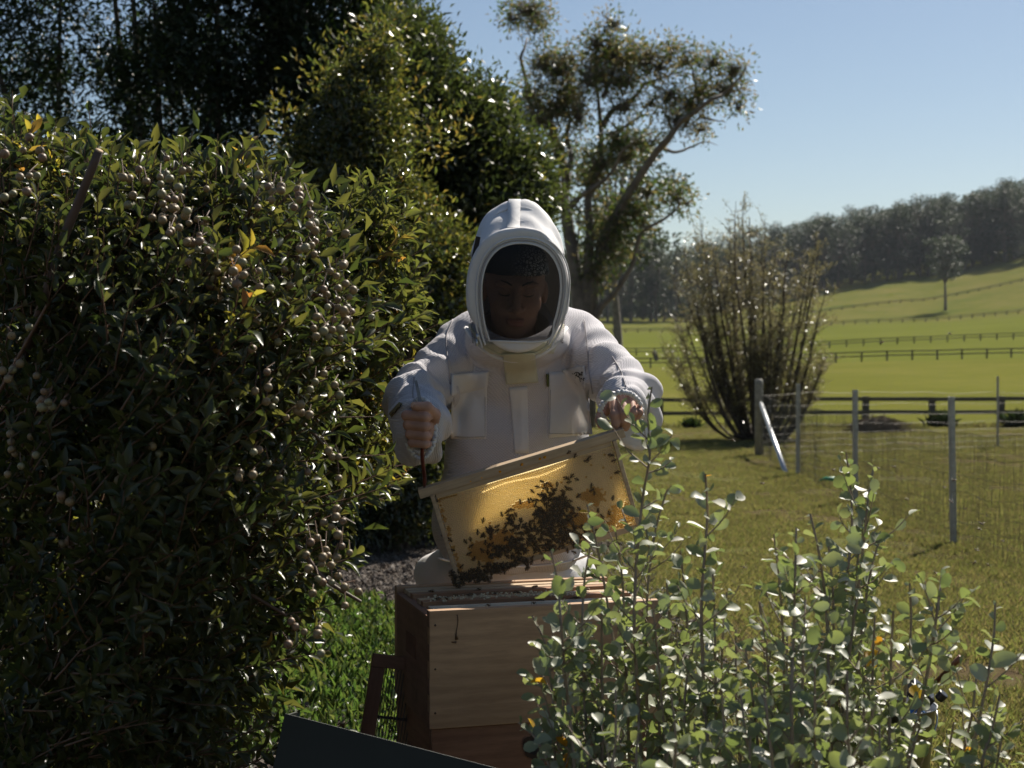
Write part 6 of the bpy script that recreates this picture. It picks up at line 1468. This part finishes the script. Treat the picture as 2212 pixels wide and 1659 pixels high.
# ------------------------------------------------------------------ steel pail with tools on the grass
def pail():
    c = W(1935, 1522, 5.0); x, y = c[0], c[1]; z0 = float(terrain(x, y)); h = c[2] - z0 + .0; root = empty('steel_pail', (x, y, z0), 'stainless steel pail on the grass behind the grey-green shrub', 'pail')
    m = MB(); th = np.linspace(0, 2 * np.pi, 41)[:-1]; prof = [(0, .004), (.095, .004), (.10, .01), (.128, h), (.133, h + .003), (.133, h - .004), (.126, h - .002), (.097, .016), (0, .012)]
    V = [(x + r * math.cos(t), y + r * math.sin(t), z0 + z) for r, z in prof for t in th]; k = 40; i = np.arange(len(prof) - 1)[:, None]; j = np.arange(k)[None]
    m.add(V, [np.stack([i * k + j, i * k + (j + 1) % k, (i + 1) * k + (j + 1) % k, (i + 1) * k + j], -1).reshape(-1, 4)]); m.obj('bowl', M['stainless'], root)
    m = MB(); t = np.linspace(0, np.pi, 20); tube(m, np.stack([x + .134 * np.cos(t), y - .03 * np.sin(t) - .05 * np.sin(t), z0 + h - .02 - .11 * np.sin(t)], -1), .003, 6); m.obj('handle', M['steel'], root)
    b_ = np.array((x + .02, y + .02, z0 + h)); m = MB(); r0 = empty('blue_sponge', b_ - (0, 0, .06), 'blue plastic item lying in the steel pail', 'sponge')
    def f(p): return sdell(p, b_ + (.03, -.05, -.03), (.045, .03, .025)) - .004 * wob(p, 90)
    V, Q = surfnet(f, b_ - .08, b_ + .1, .006); m.add(V, [Q]); m.obj('block', M['bluecloth'], r0)
    e = W(2005, 1490, 4.95); g = W(2076, 1419, 4.9); sm = empty('bee_brush', (e[0], e[1], z0), 'black-headed tool with long brown handle standing in the pail', 'tool'); d = unit(g - e)
    m = MB(); tube(m, [e - d * .02, e + d * .10, g - d * .06, g], [.008, .007, .008, .010], 8); m.obj('handle', M['brownhandle'], sm)
    m = MB(); s_ = unit(np.cross(d, (0, 1, 0))); box(m, e - d * .03 + s_ * .01, (.085, .05, .06), np.stack([s_, d, np.cross(s_, d)], 1)); tube(m, [e - d * .005 - s_ * .045, e + d * .025 - s_ * .045], [.016, .018], 10); tube(m, [e - d * .06, e - d * .15], [.02, .010], 8); o = m.obj('head', M['blackplastic'], sm, False); bev(o, .006)
pail()

# ------------------------------------------------------------------ grey-green saltbush in front
def saltbush(label, stems, seed, D, npart, extra=0):
    r = np.random.default_rng(seed); bx = np.mean([s[-1][0] for s in stems]); c = W(bx, 1700, D); z0 = float(terrain(c[0], c[1])); root = empty('saltbush', (c[0], c[1], z0), label, 'shrub')
    T = Twigs(); 
    for s in stems:
        dd = D + r.uniform(-.16, .16); pts = [W(px, py, dd + r.normal(0, .015)) for px, py in s]; last = pts[-1]
        pts += [last + (c - last) * .3 * np.array((1, 1, 0)) + np.array((0, 0, -.2)), np.array((c[0] + r.normal(0, .05), c[1] + r.normal(0, .04), z0 - .02))]
        P = smoothpath(pts, 60); lens = np.concatenate([[0], np.cumsum(np.linalg.norm(np.diff(P, axis=0), axis=1))]); Lt = lens[-1]
        tube(T.tw, P, .0016 + .0040 * (lens / Lt) ** .8, 6, cap=False)
        u = .004; a0 = r.uniform(0, 6.28)
        while u < Lt and True:
            i = min(58, int(np.searchsorted(lens, u)) - 1); i = max(0, i); q = P[i] + (P[i + 1] - P[i]) * ((u - lens[i]) / max(1e-6, lens[i + 1] - lens[i])); ax = unit(P[max(0, i)] - P[i + 1])
            if q[2] < .42: break
            if r.random() < .10: u += .02
            b1 = unit(np.cross(ax, (0.3, 1, .1))); b2 = np.cross(ax, b1); a0 += 2.4 + r.normal(0, .3)
            o = b1 * math.cos(a0) + b2 * math.sin(a0)
            grow = min(1, .35 + u / .10); L = r.uniform(.020, .038) * grow * (1 if r.random() > .06 else 1.35)
            if u > .09 and r.random() < .38:      # short side shoot
                sd = unit(o + ax * r.uniform(.4, 1.2) + np.array((0, 0, .2))); ll = r.uniform(.035, .10); Q = smoothpath([q, q + sd * ll * .6, q + sd * ll + ax * ll * .2], 6); tube(T.tw, Q, [.0014, .0013, .0012, .001, .0009, .0007], 4, cap=False)
                kk = r.integers(4, 9)
                for t in range(kk):
                    f = (t + 1) / kk; qq = Q[min(5, int(f * 5))]; o2 = unit(r.normal(size=3)); T.P.append(qq); T.d.append(unit(o2 + sd * .9)); T.n.append(unit(r.normal(size=3) + np.array((0, -.1, .5))) if r.random() > .40 else unit(np.array((.45, -.42, .8)) + r.normal(size=3) * .35)); l = r.uniform(.014, .031); T.L.append(l); T.W.append(l * r.uniform(.55, .78)); T.m.append(1 if r.random() < .004 else 0)
            else:
                T.P.append(q); T.d.append(unit(o + ax * r.uniform(.1, .9))); T.n.append(unit(ax * .5 + r.normal(size=3) * .8) if r.random() > .40 else unit(np.array((.45, -.42, .8)) + r.normal(size=3) * .35)); T.L.append(L); T.W.append(L * r.uniform(.55, .8)); T.m.append(1 if r.random() < .006 else 0)
            u += r.uniform(.007, .014)
    near_shrub(root, T, ROUND, [M['saltleaf'], M['saltyellow']], npart, 'salt', ROUND)
stA = [[(1408, 836), (1400, 900), (1404, 980), (1388, 1080), (1376, 1200), (1370, 1350), (1378, 1500), (1385, 1659)], [(1268, 1090), (1290, 1180), (1310, 1290), (1330, 1420), (1345, 1560), (1350, 1659)], [(1440, 1060), (1415, 1150), (1400, 1260), (1395, 1420), (1400, 1659)], [(1330, 1150), (1345, 1260), (1350, 1400), (1360, 1659)]]
stB = [[(1190, 1190), (1205, 1260), (1212, 1350), (1225, 1500), (1240, 1659)], [(1275, 1180), (1262, 1260), (1258, 1360), (1262, 1500), (1270, 1659)], [(1150, 1330), (1180, 1400), (1195, 1520), (1210, 1659)], [(1120, 1560), (1160, 1600), (1190, 1680)], [(1300, 1300), (1300, 1420), (1300, 1659)], [(1170, 1480), (1190, 1560), (1200, 1659)], [(1250, 1330), (1240, 1450), (1250, 1659)]]
stC = [[(1524, 1025), (1528, 1110), (1522, 1200), (1515, 1320), (1520, 1480), (1530, 1659)], [(1470, 1190), (1480, 1290), (1490, 1420), (1500, 1659)], [(1570, 1280), (1560, 1400), (1555, 1659)], [(1440, 1260), (1450, 1400), (1465, 1659)], [(1540, 1240), (1545, 1400), (1545, 1659)], [(1500, 1380), (1480, 1500), (1480, 1659)], [(1420, 1400), (1430, 1520), (1440, 1659)]]
stD = [[(1828, 978), (1838, 1060), (1840, 1150), (1828, 1260), (1815, 1400), (1800, 1659)], [(1888, 1005), (1875, 1080), (1866, 1170), (1850, 1300), (1830, 1450), (1815, 1659)], [(1750, 1110), (1770, 1200), (1785, 1320), (1790, 1480), (1790, 1659)], [(1905, 1150), (1880, 1240), (1860, 1380), (1840, 1659)], [(1790, 1180), (1800, 1300), (1800, 1450), (1800, 1659)], [(1862, 1110), (1850, 1240), (1830, 1380), (1815, 1659)]]
stE = [[(1672, 1155), (1682, 1240), (1690, 1350), (1695, 1500), (1700, 1659)], [(1720, 1140), (1718, 1230), (1715, 1350), (1710, 1500), (1710, 1659)], [(1640, 1300), (1655, 1400), (1665, 1520), (1680, 1659)], [(1610, 1400), (1625, 1500), (1640, 1659)], [(1740, 1290), (1735, 1400), (1730, 1659)], [(1600, 1500), (1610, 1580), (1620, 1659)], [(1590, 1360), (1590, 1500), (1600, 1659)]]
stF = [[(2036, 1228), (2026, 1310), (2010, 1420), (1985, 1540), (1960, 1659)], [(1965, 1260), (1968, 1340), (1962, 1440), (1950, 1550), (1940, 1659)], [(1930, 1320), (1925, 1420), (1920, 1659)], [(1890, 1330), (1885, 1450), (1885, 1659)], [(1990, 1560), (1975, 1610), (1960, 1690)], [(1870, 1440), (1865, 1550), (1860, 1659)], [(1910, 1480), (1905, 1659)]]
stI = [[(1290, 1420), (1295, 1520), (1300, 1659)], [(1410, 1300), (1420, 1420), (1430, 1659)], [(1340, 1380), (1345, 1500), (1345, 1659)], [(1460, 1360), (1470, 1500), (1475, 1659)], [(1530, 1380), (1535, 1500), (1540, 1659)], [(1590, 1440), (1600, 1550), (1600, 1659)], [(1650, 1400), (1655, 1500), (1660, 1659)], [(1700, 1360), (1700, 1500), (1700, 1659)], [(1760, 1350), (1760, 1500), (1755, 1659)], [(1820, 1360), (1820, 1500), (1810, 1659)], [(1215, 1440), (1220, 1540), (1230, 1659)], [(1870, 1340), (1868, 1480), (1860, 1659)]]
stG = [[(2150, 1300), (2146, 1380), (2130, 1480), (2110, 1580), (2090, 1659)], [(2110, 1450), (2100, 1540), (2080, 1659)], [(2160, 1500), (2140, 1590), (2120, 1670)], [(2060, 1560), (2050, 1659)], [(2165, 1590), (2150, 1690)]]
stH = [[(1650, 1480), (1660, 1580), (1670, 1700)], [(1760, 1440), (1760, 1560), (1760, 1700)], [(1830, 1450), (1830, 1570), (1830, 1700)], [(1450, 1500), (1460, 1600), (1460, 1700)], [(1330, 1490), (1330, 1600), (1330, 1700)], [(1560, 1500), (1565, 1600), (1570, 1700)], [(1700, 1550), (1700, 1640), (1700, 1700)], [(1900, 1560), (1900, 1640), (1900, 1720)], [(1380, 1560), (1380, 1700)], [(1500, 1560), (1505, 1700)], [(1620, 1590), (1620, 1710)], [(1790, 1560), (1790, 1710)]]
saltbush('grey-green saltbush whose tallest stem rises over the left sleeve and frame corner', stA, 1, 2.45, 150)
saltbush('grey-green saltbush spreading right before the front of the hive box', stB, 2, 2.40, 170)
saltbush('saltbush with one slender upright stem over the lawn right of the frame', stC, 3, 2.50, 150)
saltbush('tall twin-stemmed saltbush rising in front of the netting fence', stD, 4, 2.45, 170)
saltbush('medium saltbush filling the gap left of the tall twin-stemmed one', stE, 5, 2.35, 150)
saltbush('saltbush leaning over the steel pail', stF, 6, 2.40, 150)
saltbush('small sparse saltbush at the right edge of the lawn view', stG, 7, 2.35, 90)
saltbush('middle row saltbush filling the space under the taller stems', stI, 9, 2.62, 120)
saltbush('low dense saltbush growth along the bottom of the view', stH, 8, 2.15, 160)

# ------------------------------------------------------------------ air
mb = MB(); box(mb, (60, 450, CAMZ + 45), (900, 920, 118)); b = N('haze'); v = b.n('VolumePrincipled', Color=(.80, .88, 1.0, 1), Density=.00006); v.inputs['Anisotropy'].default_value = .3
b.t.links.new(v.outputs[0], b.out.inputs['Volume']); tag(mb.obj('haze', b.m, smooth=False), 'thin blue air over the paddocks', 'haze', kind='stuff')
